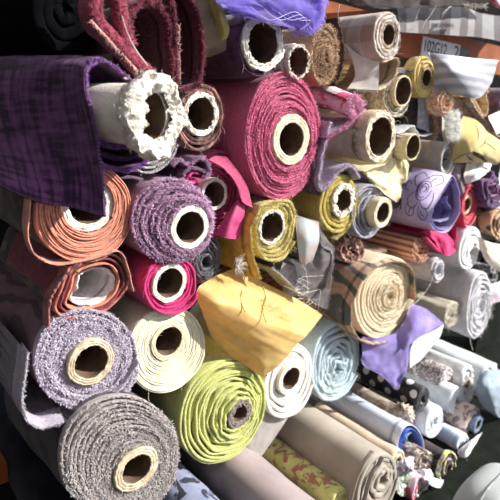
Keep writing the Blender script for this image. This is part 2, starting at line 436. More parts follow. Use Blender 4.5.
r = roll('white roll with a narrow core, under the golden organza', E(289, 380, 25, 41, 14), (288, 377), 17,
     fab((236, 232, 222), (218, 212, 200), sc=150, bump=.5), Y=.0, turns=4, fill=.5, jit=.003, wob=.4, core_out=.012, coremat=CARDW, wall=.32, torn=.004, fz=300, fl=.005, fw=.0003, length=.36)
roll('pale blue unsupported spiral roll right of the white roll', E(336, 360, 25, 43, 12), (338, 368), 5,
     fab((190, 208, 214), (160, 182, 190), sc=200, bump=.6), Y=.02, turns=8, fill=.6, jit=.007, wob=.9, coremat=None, fz=900, fl=.01, fw=.0004, fmat=fab((206, 224, 230)), length=.36)
roll('large raspberry pink roll, the biggest of the upper stack', E(282, 135, 38, 65, 3), (286, 139), 25,
     fab((212, 92, 132), (182, 66, 104), sc=260, bump=.8, bsc=700), Y=0, turns=17, fill=.95, jit=.006, wob=.8, tele=.012, lip=.001, core_out=.006, coremat=fab((226, 212, 186), (200, 182, 150), sheen=0), wall=.36, torn=.004,
     fz=6500, fl=.005, fw=.0007, fout=1, fmat=fab((230, 130, 164), (202, 94, 132), sc=200), length=.36)
CORAL = fab((214, 140, 112), (190, 112, 88), sc=160, bump=.5)
r = roll('coral orange roll with a pale torn core, under the purple velvet', E(83, 211, 49, 51, 8), (89, 206), 27,
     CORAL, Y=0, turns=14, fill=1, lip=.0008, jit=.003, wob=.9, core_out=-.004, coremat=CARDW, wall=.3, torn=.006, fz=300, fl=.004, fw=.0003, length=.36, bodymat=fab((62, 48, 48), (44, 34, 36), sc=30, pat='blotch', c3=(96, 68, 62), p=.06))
ribbon(r, [(31, 196), (29, 216), (28, 236), (33, 252), (44, 261), (58, 265), (80, 262), (102, 256), (116, 251), (124, 257), (130, 275), (133, 291)], fab((212, 138, 114)), Y=-.008, th=.0028, length=.035, fz=120, fl=.004, fw=.0003)
PEACHD = fab((196, 120, 96), (150, 72, 66), sc=60, bump=.5)
r = thing('fabric_roll', 'loose squarish coral and burgundy roll lined in white, with no core', 'fabric roll', at(92, 318, 0), 'fabric rolls stacked on the rack')
sq = [(72, 266), (100, 255), (119, 258), (129, 276), (121, 296), (102, 312), (72, 318), (56, 310), (62, 288)]
def shrink(p, k, c): return [(c[0]+(x-c[0])*k, c[1]+(y-c[1])*k) for x, y in p]
ribbon(r, sq, PEACHD, Y=0, th=.004, closed=True, length=.03, name='wound_cloth', fz=150, fl=.004, fw=.0003)
ribbon(r, shrink(sq, .86, (93, 288)), fab((128, 48, 56), (96, 34, 42)), Y=.002, th=.004, closed=True, length=.3, name='inner_layer', fz=100, fl=.004, fw=.0003)
ribbon(r, shrink(sq, .73, (93, 288)), fab((208, 126, 96), (180, 96, 74)), Y=.004, th=.004, closed=True, length=.3, name='inner_layer')
ribbon(r, shrink(sq, .58, (94, 287)), fab((232, 226, 224), (206, 196, 196), bump=.5), Y=.014, th=.003, closed=True, length=.3, name='white_lining', jit=.01)
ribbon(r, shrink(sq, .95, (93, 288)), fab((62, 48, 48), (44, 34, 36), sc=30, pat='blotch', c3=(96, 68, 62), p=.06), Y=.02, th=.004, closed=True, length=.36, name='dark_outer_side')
ribbon(r, [(48, 330), (50, 306), (54, 292), (66, 276), (84, 262)], fab((150, 84, 76), (110, 56, 58)), Y=-.004, th=.004, length=.025, fz=80, fl=.004)
MAU = fab((176, 130, 166), (126, 88, 120), sc=280, bump=1, bsc=600)
roll('mauve chenille roll with a wide white core, right of the coral roll', E(171, 220, 42, 43, 10), (186, 226), 22,
     MAU, Y=-.01, turns=8, fill=.8, jit=.006, wob=.8, tele=.012, core_out=.004, coremat=CARDW, wall=.28, torn=.004, fz=6500, fl=.006, fw=.0009, fout=1.2, fmat=fab((216, 174, 206), (150, 108, 142), sc=300), length=.3)
roll('hot pink roll with a white core, between the coral roll and the cream roll', E(171, 285, 28, 31, 15), (169, 283), 20,
     fab((206, 34, 106), (170, 18, 82), sc=150, bump=.4), Y=-.005, turns=4, fill=.75, jit=.004, wob=.4, core_out=.004, coremat=CARDW, wall=.25, torn=.005, fz=300, fl=.004, fw=.0003, length=.25)
r = roll('magenta roll with a grey white core, half hidden behind the mauve chenille roll', E(218, 194, 34, 45, 8), (209, 193), 16,
     fab((166, 20, 84), (124, 10, 60), sc=100, bump=.3, rough=.6), Y=.05, turns=8, fill=.85, jit=.004, wob=.5, core_out=.02, coremat=CARDW, wall=.22, torn=.006, fz=80, length=.3)
sheet(r, [[(208, 160, -.01), (216, 156, 0), (228, 158, 0)], [(222, 168, -.01), (232, 172, 0), (244, 180, .01)], [(234, 180, 0), (240, 190, 0), (250, 198, .01)], [(240, 198, 0), (244, 204, 0), (252, 208, .01)]],
      fab((176, 58, 96), (140, 38, 72), sc=200), th=.003, name='loose_flap', fz=(('v0',), 80), fl=.004)
sheet(r, [[(246, 196, .02), (243, 220, .01), (239, 239, .01)], [(238, 200, .01), (232, 220, 0), (226, 238, .0)], [(226, 214, .03), (220, 226, .02), (212, 234, .03)]],
      fab((190, 32, 100), (150, 14, 74), rough=.5), th=.002, name='loose_flap')
CH2 = fab((140, 92, 132), (92, 54, 90), sc=280, bump=1)
r = thing('folded_cloth', 'small crumpled mauve chenille cloth lined in hot pink, over the mauve roll', 'cloth', at(190, 175, 0))
ribbon(r, [(172, 166), (180, 160), (188, 166), (198, 158), (206, 162), (209, 172), (204, 178)], CH2, Y=-.01, th=.006, length=.2, name='cloth_fold', fz=500, fl=.006, fw=.0006, fmat=fab((190, 146, 184)))
ribbon(r, [(206, 172), (196, 168), (186, 170), (182, 180), (186, 188)], CH2, Y=-.008, th=.005, length=.2, name='cloth_fold', fz=300, fl=.005, fw=.0006, fmat=fab((190, 146, 184)))
ribbon(r, [(199, 174), (193, 173), (188, 178), (190, 184), (197, 182)], fab((230, 50, 140), (200, 30, 110)), Y=-.004, th=.004, length=.2, name='pink_lining')

# ---------------- purple velvet and its neighbours
VEL = fab((116, 66, 118), (96, 52, 100), sc=34, bump=.6, bsc=1200, sheen=.15, weave=.0022, pat='crush', c3=(50, 24, 54))
r = thing('fabric_roll', 'deep purple velvet roll with a fat white paper-wrapped core, top left', 'fabric roll', at(108, 168, -.06), 'fabric rolls stacked on the rack')
PF = fab((168, 110, 190), (120, 70, 146), sc=200)
ribbon(r, [(134, 86), (126, 76), (113, 66), (100, 59), (91, 61), (86, 70)], VEL, Y=-.06, th=.006, length=.3, name='inner_layer', fz=300, fl=.004, fw=.0005, fmat=PF, lip=.002)
sheet(r, [[(102, 59, -.058), (87, 66, -.064), (86, 86, -.07), (92, 112, -.076), (98, 144, -.074), (103, 182, -.066), (105, 217, -.066)],
          [(66, 57, .0), (60, 66, -.015), (58, 88, -.01), (60, 112, -.01), (67, 144, -.015), (74, 180, -.03), (74, 208, -.035)],
          [(20, 57, .09), (18, 68, .06), (14, 90, .06), (18, 114, .06), (24, 144, .05), (32, 176, .01), (36, 201, -.015)],
          [(-40, 58, .2), (-36, 70, .16), (-36, 92, .16), (-34, 114, .16), (-30, 140, .14), (-24, 160, .10), (-18, 178, .06)]], VEL, th=.006, wr=.003, wf=14, name='velvet_cover', nu=50, nv=60, fz=(('u0',), 900), fl=.004, fw=.0005, fmat=PF)
ribbon(r, [(98, 140), (110, 147), (124, 147), (136, 150), (147, 157), (141, 165), (126, 170), (110, 168), (98, 163)], fab((110, 56, 134), (70, 30, 90), sc=260, bump=.8), Y=-.055, th=.007, length=.4, name='inner_layer', fz=900, fl=.005, fw=.0005, fmat=fab((170, 112, 196), (120, 70, 150), sc=200))
ribbon(r, [(98, 152), (112, 158), (128, 159), (139, 155)], fab((90, 44, 112), (60, 26, 80), sc=260), Y=-.05, th=.005, length=.3, name='inner_layer', fz=300, fl=.005, fw=.0005)
cc = at(116, 114, -.05); sc_ = scale_at(116, 114, -.05); TL = .081
tube = core(r, (cc.x, cc.z), 29*sc_, 6*sc_, -.05, TL-.012, CARDW, depth=.085, torn=.004, name='paper_core', tail=.035)
# torn paper collar around the mouth of that core
mb = MB(); rows = []
for q in range(22):
    t = q/21; row = []
    for j in range(170):
        a = 2*PI*j/170; ca, sa = math.cos(a), math.sin(a)
        prof_ = (29.5, 36, 39, 38, 34, 29, 23, 19); k_ = t*7; i_ = min(6, int(k_)); base = prof_[i_]*(1-k_+i_) + prof_[i_+1]*(k_-i_)
        rr = base*sc_*(1 + (.04+.16*t)*nn(ca*1.6+4, sa*1.6, t*1.5) + .10*nn(ca*2.6+2, sa*2.6, t*5) + .04*nn(ca*7, sa*7, t*14) + .02*nn(ca*20, sa*20, t*34))
        y = -.05 - TL + .030 - .034*math.sin(min(1, t*1.3)*PI*.5) + .02*max(0, t-.55) + .014*nn(ca*2.1, sa*2.1, t*2+9) + .008*nn(ca*5, sa*5, t*11) + .003*nn(ca*16, sa*16, t*30)
        row.append(mb.add((cc.x + ca*rr + .006*t, y, cc.z + sa*rr*(1+.12*t)), (a*.03, t*.03)))
    rows.append(row)
mb.grid(rows, 0, True)
col = mb.build('torn_paper_collar', fab((228, 221, 208), (202, 192, 176), sc=60, bump=.8, bsc=250, sheen=0), r)
f = MB()
for k in range(300):
    a = random.uniform(0, 2*PI); rr = random.uniform(.8, 1.2)*34*sc_
    f.fiber(Vector((cc.x+math.cos(a)*rr, -.05-TL+random.uniform(-.006, .03), cc.z+math.sin(a)*rr)), Vector((math.cos(a)+random.uniform(-.6, .6), -.6, math.sin(a)+random.uniform(-.6, .6))), random.uniform(.003, .009), .0005, 0, .9)
f = f.build('frayed_threads', THRW, col); f['kind'] = 'stuff'
pv = Vector((cc.x, -.05, cc.z)) - LOC[r.name]
RM = Matrix.Translation(pv) @ Matrix.Rotation(math.radians(19.5), 4, 'Z') @ Matrix.Translation(-pv)
for o in (tube, col, f) + tuple(tube.children): o.data.transform(RM)
BLK = fab((12, 11, 15), (6, 6, 9), sc=20, bump=.2, sheen=0)
roll('almost black cloth roll lying above the purple velvet in the top left corner', E(66, 4, 40, 54), (66, 4), 3, BLK, Y=.05, turns=3, length=.36, coremat=None, fz=60)
roll('black and white tweed roll showing as a crescent below the white paper core', E(151, 137, 29, 38, 14), (150, 126), 14, fab((214, 210, 208), (40, 38, 40), sc=420, bump=.9), Y=-.005, turns=7, fill=.6, jit=.004, wob=.6,
     core_out=-.01, fz=700, fl=.005, fw=.0005, fmat=fab((224, 220, 216), (70, 66, 66), sc=400), length=.25)
BUR = fab((92, 16, 36), (56, 8, 22), sc=240, bump=1, bsc=500)  # burgundy darkened: shade from above put into the colour of two folds
BUR_LIT = fab((206, 92, 110), (150, 40, 70), sc=300, bump=1)  # paler burgundy threads for the fold painted as sunlit
FRB = fab((232, 196, 176), (200, 120, 120), sc=200)
r = thing('folded_cloth', 'burgundy terry cloth folded in upright loops, above the white paper core', 'cloth', at(150, 95, 0))
ribbon(r, [(152, 76), (138, 62), (118, 42), (101, 24), (95, 8), (100, -8), (112, -10), (121, 2), (124, 22), (131, 46)], fab((176, 56, 82), (112, 24, 48), sc=240, bump=1), Y=-.05, th=.022, length=.03, name='cloth_fold', fz=900, fl=.006, fw=.0006, fmat=BUR_LIT, lip=.004)  # same terry in a paler colour, sunlight painted onto this fold
ribbon(r, [(131, 50), (129, 28), (133, 10), (146, 2), (160, 8), (168, 24), (171, 48), (173, 84)], BUR, Y=-.03, th=.014, length=.2, name='cloth_fold', fz=600, fl=.006, fw=.0006, fmat=fab((128, 40, 62), (80, 18, 36), sc=240), lip=.004)
ribbon(r, [(177, 84), (177, 50), (174, 16), (171, -6), (182, -12), (192, 2), (200, 26), (203, 52), (200, 80), (190, 88), (178, 88)], BUR, Y=-.035, th=.01, length=.2, name='cloth_fold', fz=600, fl=.006, fw=.0006, fmat=fab((140, 36, 62), (90, 18, 40), sc=240), lip=.003)
thread(r, [(122, 16, -.07), (127, 32, -.07), (136, 50, -.07), (148, 66, -.075)], THRW, .0009)
f = MB()
for k in range(110):
    t = random.random(); p = at(179.5 + 1*t, 26 + 58*t, -.046)
    f.fiber(p, Vector((-.7+random.uniform(-.3, .6), -.5, random.uniform(-.3, .3))), random.uniform(.005, .011), .0006, 0, .5)
f = f.build('frayed_threads', FRB, r); f['kind'] = 'stuff'
f = MB()
for k in range(160):
    t = random.random(); p = at(92 + 46*t, 20 + 50*t, -.056)
    f.fiber(p, Vector((-.6+random.uniform(-.4, .3), -.5, -.7+random.uniform(-.3, .4))), random.uniform(.005, .012), .0006, 0, .7)
f = f.build('frayed_threads', FRB, r); f['kind'] = 'stuff'

# ---------------- upper middle
roll('brown floral roll with a ragged core, between white paper core and raspberry roll', E(200, 117, 23, 35, 6), (200, 114), 21, fab((112, 76, 72), (70, 46, 46), sc=70, pat='blotch', c3=(160, 110, 100), p=.02), Y=.02, turns=3, fill=.6, jit=.006, wob=.6,
     core_out=.006, coremat=CARDW, wall=.26, torn=.008, crumple=.004, fz=500, fl=.006, fw=.0004, fmat=fab((196, 150, 136)), length=.3)
roll('dark plum roll with a shredded white core, above the raspberry roll', E(260, 44, 23, 34, 4), (261, 43), 27, fab((88, 52, 84), (54, 30, 54), sc=40, bump=.4), Y=-.01, turns=2.5, fill=.4, jit=.005, wob=.5,
     core_out=.008, coremat=CARDW, wall=.3, torn=.006, crumple=.006, fz=160, fmat=fab((190, 150, 170)), length=.3)
roll('small white crumpled paper tube right of the dark plum roll', E(294, 62, 13, 19), (295, 62), 16, fab((226, 220, 210), (196, 186, 178)), Y=.0, turns=2, fill=.4, jit=.004, core_out=.012, coremat=CARDW, wall=.16, torn=.01, crumple=.006, length=.3)
TUL = fab((176, 158, 236), (140, 118, 220), sc=30, bump=.2, sheen=.3, alpha=.42)
TUL2 = fab((190, 174, 242), (154, 134, 228), sc=30, bump=.2, sheen=.3, alpha=.42)
r = cloth('sheer lilac tulle bunched at the top edge, left of the brown fleece roll', (285, 30, -.03), 'bunched_cloth')
for k in range(5):
    q = lambda x, y: (x + random.uniform(-4, 4), y + random.uniform(-3, 3), -.02 - .012*k + random.uniform(-.02, .02))
    sheet(r, [[q(216, -12), q(214, -2), q(222, 8), q(236, 14)], [q(246, -14), q(250, 2), q(262, 14), q(272, 22)], [q(272, -16), q(280, 4), q(292, 22), q(302, 33)], [q(300, -16), q(308, 0), q(316, 12), q(314, 29)], [q(330, -18), q(330, -6), q(326, 6), q(322, 16)]],
          (TUL, TUL2)[k % 2], th=.0008, wr=.008, wf=30, name='tulle_layer', nu=40, nv=34, fz=(('v1',), 30), fl=.01, fw=.0003, fmat=fab((196, 180, 244)))
for k in range(4):
    thread(r, [(250+k*14, 6+k*3, -.09), (270+k*10, 20, -.1), (296+k*5, 12+k*3, -.09), (312-k*4, 30, -.085)], fab((206, 194, 246)), .0005)
SHR = fab((176, 160, 132), (150, 136, 112), sc=40, alpha=.7, bump=.3)
r = cloth('sheer beige and yellow organza flap hanging behind the burgundy terry cloth', (215, 40, .0))
sheet(r, [[(170, -12, .02), (196, -14, .0), (218, -12, -.01)], [(178, 6, .03), (200, 8, 0), (222, 10, -.015)], [(190, 28, .03), (208, 30, 0), (229, 27, -.02)], [(200, 44, .03), (212, 46, .01), (227, 40, -.01)], [(202, 58, .04), (212, 56, .02), (226, 50, .0)]], SHR, th=.0008, wr=.008, wf=20)
sheet(r, [[(204, -10, -.01), (214, -12, -.02), (222, -10, -.02)], [(212, 10, -.01), (219, 14, -.03), (224, 14, -.02)], [(216, 28, -.01), (224, 30, -.035), (229, 28, -.02)], [(218, 36, -.01), (222, 40, -.02), (227, 38, -.02)]], fab((206, 196, 120), (180, 168, 100), alpha=.75), th=.0008, wr=.004)
FUR = fab((186, 148, 112), (136, 100, 72), sc=300, bump=1, bsc=400)
r = roll('brown speckled fleece roll without a core, right of the lilac tulle', E(324, 53, 16, 34, 4), (324, 58), 4, FUR, Y=0, turns=5, fill=.9, jit=.006, wob=.6, coremat=None, fz=2200, fl=.007, fw=.0007, fmat=fab((206, 170, 134), (130, 94, 66), sc=320), length=.25)
ribbon(r, [(337, 18), (341, 34), (344, 50), (342, 68), (336, 86)], fab((92, 66, 60), (60, 44, 44)), Y=-.004, th=.004, length=.2, fz=120)
roll('beige and white plaid roll at the top, right of the brown fleece roll', E(386, 35, 14, 26, 2), (389, 35), 12, fab((212, 200, 190), (190, 178, 170), pat='plaid', c3=(166, 136, 118), p=.075), Y=-.04, turns=3, fill=.8, jit=.004, wob=.3, core_out=.0, coremat=fab((206, 184, 160)), wall=.2, fz=500, fl=.006, fw=.0004,
     fmat=fab((228, 220, 210)), length=.22)
r = cloth('off-white cloth hanging under the plaid roll', (368, 88, -.02))
sheet(r, [[(345, 44, .03), (362, 56, 0), (380, 58, -.02)], [(352, 58, .02), (364, 66, 0), (379, 68, -.02)], [(355, 76, .02), (366, 78, 0), (379, 80, -.02)], [(348, 88, .02), (362, 89, 0), (378, 90, -.02)]], fab((226, 218, 208), (208, 198, 188)), wr=.003, fz=(('u1',), 60), fmat=WHT)
ribbon(r, [(378, 58), (384, 62), (396, 58), (398, 66), (394, 78), (386, 87), (378, 90)], fab((220, 200, 164), (200, 176, 138)), Y=-.02, th=.003, length=.15, name='cloth_fold', fz=100)
# fringed pink roll
PKW = fab((234, 222, 222), (206, 190, 194), sc=60, pat='blotch', c3=(214, 54, 110), p=.03)
r = roll('pink and white fringed roll poking out above the cardboard tube', E(352, 107, 9, 13, 0), (354, 108), 5, PKW, Y=-.03, turns=2.5, fill=.8, coremat=None, jit=.004, tilt=(-.25, .35), fz=900, fl=.011, fw=.0008, fmat=fab((246, 186, 214), (216, 120, 170), sc=200), length=.24, fout=1.1)
ribbon(r, [(326, 139), (336, 132), (346, 125), (352, 119)], fab((150, 130, 150), (110, 90, 112)), Y=-.03, th=.005, length=.12, fz=300, fl=.009, fw=.0007, fmat=fab((226, 150, 190), (180, 80, 130), sc=200))
roll('bare cardboard tube with a frayed white rim, right of the raspberry roll', E(379, 137, 13, 26, 3), (379, 137), 25, fab((226, 200, 168), (212, 184, 150), sc=30, bump=.2, sheen=0), Y=-.04, turns=1.3, fill=.5, jit=.002, wob=.02, core_out=.006, coremat=fab((222, 208, 184), (196, 178, 150), sheen=0), wall=.26, torn=.008, crumple=.003, fz=260, fl=.005, fw=.0005, fmat=WHT, length=.35, cloth='tube_wall', name='cardboard_tube', cat='tube', group=None)

# ---------------- yellow, knit, grey rolls in the middle
YEL = fab((214, 198, 120), (186, 168, 88), sc=260, bump=.9)
YELP = fab((206, 182, 110), (186, 160, 90), sc=60, pat='blotch', c3=(112, 60, 56), p=.045)
r = roll('mustard yellow bouclé roll with burgundy scrolls on its side, under the raspberry roll', [(262, 203), (278, 199), (292, 199), (298, 212), (297, 228), (292, 248), (280, 262), (264, 260), (256, 246), (255, 228), (257, 212)], (271, 227), 18,
     YEL, Y=-.01, bodymat=YELP, turns=4, fill=.8, jit=.005, wob=.4, core_out=.004, coremat=CARDW, wall=.18, torn=.008, crumple=.003, fz=1700, fl=.005, fw=.0006, fmat=fab((224, 208, 128), (176, 156, 76), sc=240), length=.25)
ribbon(r, [(256, 214), (251, 228), (251, 246), (255, 264), (259, 279)], fab((224, 190, 84), (196, 160, 60)), Y=-.015, th=.003, length=.3, fz=300, fl=.005, fw=.0005, fmat=fab((220, 200, 120)))
r = roll('yellow bouclé roll with a crumpled white core, left of the small grey knit roll', E(338, 203, 20, 31, 8), (341, 200), 17, fab((206, 184, 84), (170, 148, 60), sc=240, bump=.8), Y=0, turns=3, fill=.6, jit=.004, wob=.4, core_out=.01, coremat=CARDW, wall=.36, torn=.006, crumple=.007,
     fz=900, fl=.005, fw=.0005, fmat=fab((224, 206, 118), (184, 162, 78), sc=240), length=.25)
ribbon(r, [(356, 196), (354, 214), (346, 230), (336, 240)], fab((208, 190, 110)), Y=-.006, th=.003, length=.2, fz=120)
KN = fab((190, 172, 192), (122, 104, 128), sc=320, bump=1, bsc=500)
r = thing('folded_cloth', 'purple grey knitted cloth folded into a V beside the raspberry roll', 'cloth', at(325, 192, -.01))
ribbon(r, [(330, 122), (325, 142), (321, 164), (318, 182), (322, 190), (330, 183), (340, 170), (351, 166), (359, 178)], KN, Y=-.02, th=.012, length=.3, name='cloth_fold', fz=700, fl=.005, fw=.0006, fmat=fab((186, 168, 190), (100, 84, 108), sc=300), lip=.003)
ribbon(r, [(325, 128), (318, 146), (313, 168), (314, 188), (320, 194)], fab((110, 90, 112), (70, 54, 76), sc=300, bump=.9), Y=-.01, th=.006, length=.3, name='cloth_fold', fz=300, fl=.005, fw=.0005)
GRK = fab((174, 170, 176), (124, 122, 134), sc=160, bump=.7)
roll('small grey knit roll with a cream core sticking out, right of the yellow bouclé roll', E(366, 210, 18, 29, 4), (374, 211), 15, GRK, Y=0, turns=4, fill=.7, jit=.006, wob=.7, core_out=.03, coremat=fab((226, 214, 188), (204, 190, 160)), wall=.34, torn=.004, fz=300, fl=.006, fmat=fab((176, 172, 182)), length=.25)
r = roll('charcoal woven roll half hidden behind the hot pink roll', E(207, 258, 17, 26, 10), (206, 262), 6, fab((96, 98, 104), (60, 62, 68), sc=200), Y=.04, turns=5, fill=.8, coremat=None, fz=200, length=.25)
# grey cardboard-like cloths
GP = fab((178, 160, 154), (150, 132, 128), sc=40)
r = cloth('stiff pale pink grey cloth with a pale blue print, right of the mustard roll', (308, 265, -.01))
sheet(r, [[(295, 214, -.005), (297, 240, -.015), (300, 262, -.01)], [(306, 218, -.02), (307, 240, -.03), (305, 264, -.02)], [(319, 222, -.03), (319, 240, -.035), (313, 260, -.03)]], fab((198, 178, 172), (180, 200, 206), sc=26), th=.002, wr=.002, fz=(('v1',), 30))
ribbon(r, [(295, 217), (304, 219), (314, 221), (319, 223), (318, 238), (317, 252)], fab((120, 110, 112)), Y=-.012, th=.002, length=.1, name='cloth_fold')
r = cloth('dark grey folded cloth hanging left of the tapestry roll', (325, 280, -.01))
sheet(r, [[(318, 222, -.01), (321, 228, -.012), (330, 245, -.01)], [(316, 248, .0), (322, 250, -.01), (333, 250, -.01)], [(308, 266, .01), (320, 272, 0), (330, 280, 0)], [(300, 290, .02), (312, 302, .02), (328, 310, .02)]], fab((116, 108, 108), (84, 78, 80), sc=50), th=.003, wr=.004, fz=(('v1',), 80), fmat=fab((180, 172, 176)))
ribbon(r, [(319, 222), (320, 236), (322, 246), (331, 252), (332, 264), (330, 290)], fab((176, 172, 178)), Y=-.014, th=.002, length=.05, name='pale_selvedge', fz=60)
r = cloth('pale grey cloth curling over the brown cloth behind the golden organza', (305, 285, -.01))
ribbon(r, [(272, 268), (282, 276), (294, 288), (304, 296), (308, 286), (305, 270), (299, 262)], fab((190, 188, 192), (150, 146, 150)), Y=-.01, th=.003, length=.25, name='cloth_fold', fz=200, fl=.008)
sheet(r, [[(282, 262, .02), (296, 266, .02), (306, 262, .0)], [(280, 276, .03), (294, 280, .03), (308, 276, .01)], [(284, 292, .04), (298, 296, .03), (310, 292, .02)]], fab((156, 144, 140), (128, 116, 113)), th=.002)
roll('rust brown roll end showing in the dark gap above the golden organza', E(270, 284, 16, 14), (270, 284), 4, fab((126, 72, 50), (90, 48, 34)), Y=.05, turns=4, coremat=None, length=.3, fz=60)
roll('brown and grey cloth roll left of the tapestry roll, above the pale blue roll', E(324, 297, 12, 16, 20), (324, 298), 4, fab((112, 84, 70), (70, 56, 52), sc=60, pat='speck', c3=(160, 130, 90), p=.01), Y=.05, turns=4, coremat=None, length=.3, fz=200, fmat=fab((170, 150, 130)))

# ---------------- tapestry roll and neighbours
TAP = fab((210, 170, 138), (190, 140, 108), sc=50, bump=.7, pat='wave', c3=(92, 92, 88), p=.11)
r = roll('big tapestry roll with a frayed beige spiral end, right of the middle', E(384, 296, 31, 44, 14), (391, 296), 5, fab((242, 226, 192), (222, 198, 158), sc=240, bump=.9), Y=-.01, turns=11, fill=.7, jit=.004, wob=.5, coremat=None, fz=2600, fl=.006, fw=.0005, fmat=fab((234, 212, 172), (188, 156, 112), sc=240), length=.2)
lc = [(414, 300), (415, 285), (412, 270), (402, 262), (390, 262), (374, 268), (361, 284), (352, 306), (351, 324), (358, 338), (372, 344), (388, 342)]
ribbon(r, lc, TAP, Y=-.03, th=.004, length=.3, n=90, name='patterned_sleeve', fz=500, fl=.006, fw=.0005, fmat=fab((226, 200, 160)), wr=.006)
ribbon(r, [(386, 250), (372, 258), (358, 272), (348, 292), (344, 316), (350, 334)], fab((190, 140, 112), (150, 96, 78), sc=60, pat='wave', c3=(100, 96, 90), p=.12), Y=.03, th=.004, length=.3, name='outer_layer', fz=300, fl=.006, fmat=fab((222, 190, 150)))
thread(r, [(386, 318, -.03), (400, 312, -.04), (414, 304, -.05), (428, 288, -.05), (436, 268, -.05)], THRW, .0008)
for k in range(26):
    a = random.uniform(0, 6.28); x, y = 393 + 7*math.cos(a), 294 + 12*math.sin(a)
    thread(r, [(x, y, -.02), (x+random.uniform(-5, 5), y+random.uniform(-8, 8), -.04), (x+random.uniform(-6, 8), y+random.uniform(-8, 10), -.03)], fab((236, 218, 184)), .0005, n=9)
r = roll('copper brown striped roll above the tapestry roll', [(416, 237), (424, 238), (429, 246), (428, 260), (420, 264), (412, 258), (412, 245)], (421, 251), 4, fab((160, 92, 70), (110, 60, 50), sc=120, pat='stripeU', c3=(214, 160, 130), p=.018), Y=.0, turns=4, fill=.6, coremat=None, jit=.005, wob=.8, fz=600, fl=.006, fmat=fab((206, 160, 130)), length=.35)
roll('brown paisley cloth roll squeezed between the grey knit roll and the tapestry roll', E(352, 250, 14, 14), (353, 250), 4, fab((124, 84, 72), (84, 56, 56), sc=60, pat='blotch', c3=(190, 140, 120), p=.02), Y=.03, turns=4, coremat=None, jit=.008, wob=1, fz=200, length=.3, fmat=fab((196, 160, 140)))
# lavender satin
LS = fab((176, 160, 206), (160, 144, 194), sc=20, bump=.1, rough=.5, sheen=.3)
r = thing('fabric_roll', 'flattened lavender satin roll with a dark rose line drawing', 'fabric roll', at(446, 232, -.04), 'fabric rolls stacked on the rack')
prof = [(452, 176), (458, 188), (460, 204), (458, 216), (448, 231), (437, 231), (430, 222), (432, 208), (442, 192)]
ribbon(r, prof, LS, Y=-.04, th=.003, length=.34, closed=True, name='wound_cloth', wr=.003, jit=.002, n=80)
ribbon(r, shrink(prof, .9, (447, 208)), fab((136, 120, 176), (108, 94, 150)), Y=-.034, th=.003, length=.2, closed=True, name='inner_layer', jit=.003)
ribbon(r, [(446, 196), (448, 204), (452, 212), (446, 220), (438, 222)], fab((150, 134, 190)), Y=-.02, th=.003, length=.2, name='inner_layer', jit=.004)
DL = fab((52, 44, 72), sheen=0)
# the rose is printed on a facing of the same satin lying on the visible flank of the roll
st = []
for k, (rr, sq_) in enumerate(((.05, 1), (.1, .9), (.15, .95), (.2, .85))):
    st.append([(.42 + rr*math.cos(a*.62+k)*1.0, .56 + rr*math.sin(a*.62+k)*sq_) for a in range(9)])
st += [[(.62, .56), (.72, .7), (.7, .84), (.55, .88), (.42, .8)], [(.3, .74), (.2, .86), (.1, .76), (.14, .6), (.24, .5)], [(.2, .5), (.12, .36), (.22, .24), (.36, .3), (.4, .38)],
       [(.5, .36), (.62, .24), (.76, .3), (.78, .46), (.66, .54)], [(.66, .36), (.82, .2), (.94, .3), (.88, .46), (.72, .46)], [(.7, .6), (.84, .6), (.94, .74), (.82, .86), (.7, .76)],
       [(.36, .22), (.3, .1), (.44, .06), (.5, .2)], [(.74, .42), (.84, .34), (.9, .34)], [(.28, .62), (.2, .66), (.16, .72)], [(.78, .64), (.84, .7), (.86, .78)]]
sheet(r, [[(413, 167, .04), (432, 170, -.01), (452.5, 175, -.043)], [(406, 182, .03), (424, 184, -.015), (442, 191, -.046)], [(402, 198, .03), (416, 202, -.015), (432, 208, -.046)], [(402, 214, .03), (414, 219, -.012), (430, 224, -.044)]],
      LS, th=.002, wr=.0015, strokes=st, smat=DL, sw=.0014, name='printed_facing', nu=40, nv=40)
# violet flap
VIO = fab((140, 122, 196), (112, 96, 166), sc=24, bump=.3, rough=.7)
VIOD = fab((112, 92, 176), (86, 70, 142), sc=24, bump=.3)
r = cloth('violet cloth with a white underside hanging in a point below the tapestry roll', (394, 388, -.05))
sheet(r, [[(412, 304, -.02), (404, 322, -.03), (392, 336, -.02)], [(428, 310, -.05), (414, 326, -.06), (402, 350, -.05)], [(444, 324, -.06), (424, 334, -.07), (408, 346, -.06)]], VIO, th=.002, wr=.004, name='violet_fold')
sheet(r, [[(362, 336, -.0), (378, 338, -.02), (400, 332, -.03), (410, 330, -.05)], [(362, 352, .0), (380, 354, -.02), (398, 350, -.04), (410, 346, -.055)], [(364, 366, .0), (382, 370, -.02), (400, 368, -.04), (408, 366, -.05)], [(382, 374, -.02), (390, 384, -.03), (397, 388, -.04), (403, 376, -.05)]], VIO, th=.002, wr=.004, name='violet_fold', fz=(('u1',), 40), fmat=fab((176, 160, 220)))
sheet(r, [[(444, 324, -.058), (438, 328, -.055), (414, 340, -.04)], [(440, 336, -.05), (428, 346, -.05), (410, 352, -.045)], [(432, 346, -.04), (422, 358, -.045), (410, 368, -.045)]], fab((226, 224, 234), (204, 202, 216)), th=.002, wr=.002, name='white_underside')
thread(r, [(412, 366, -.05), (415, 376, -.05), (413, 386, -.05), (418, 400, -.05)], THRW, .0012); thread(r, [(414, 366, -.05), (417, 378, -.05), (417, 388, -.05), (419, 396, -.05)], THRW, .001)

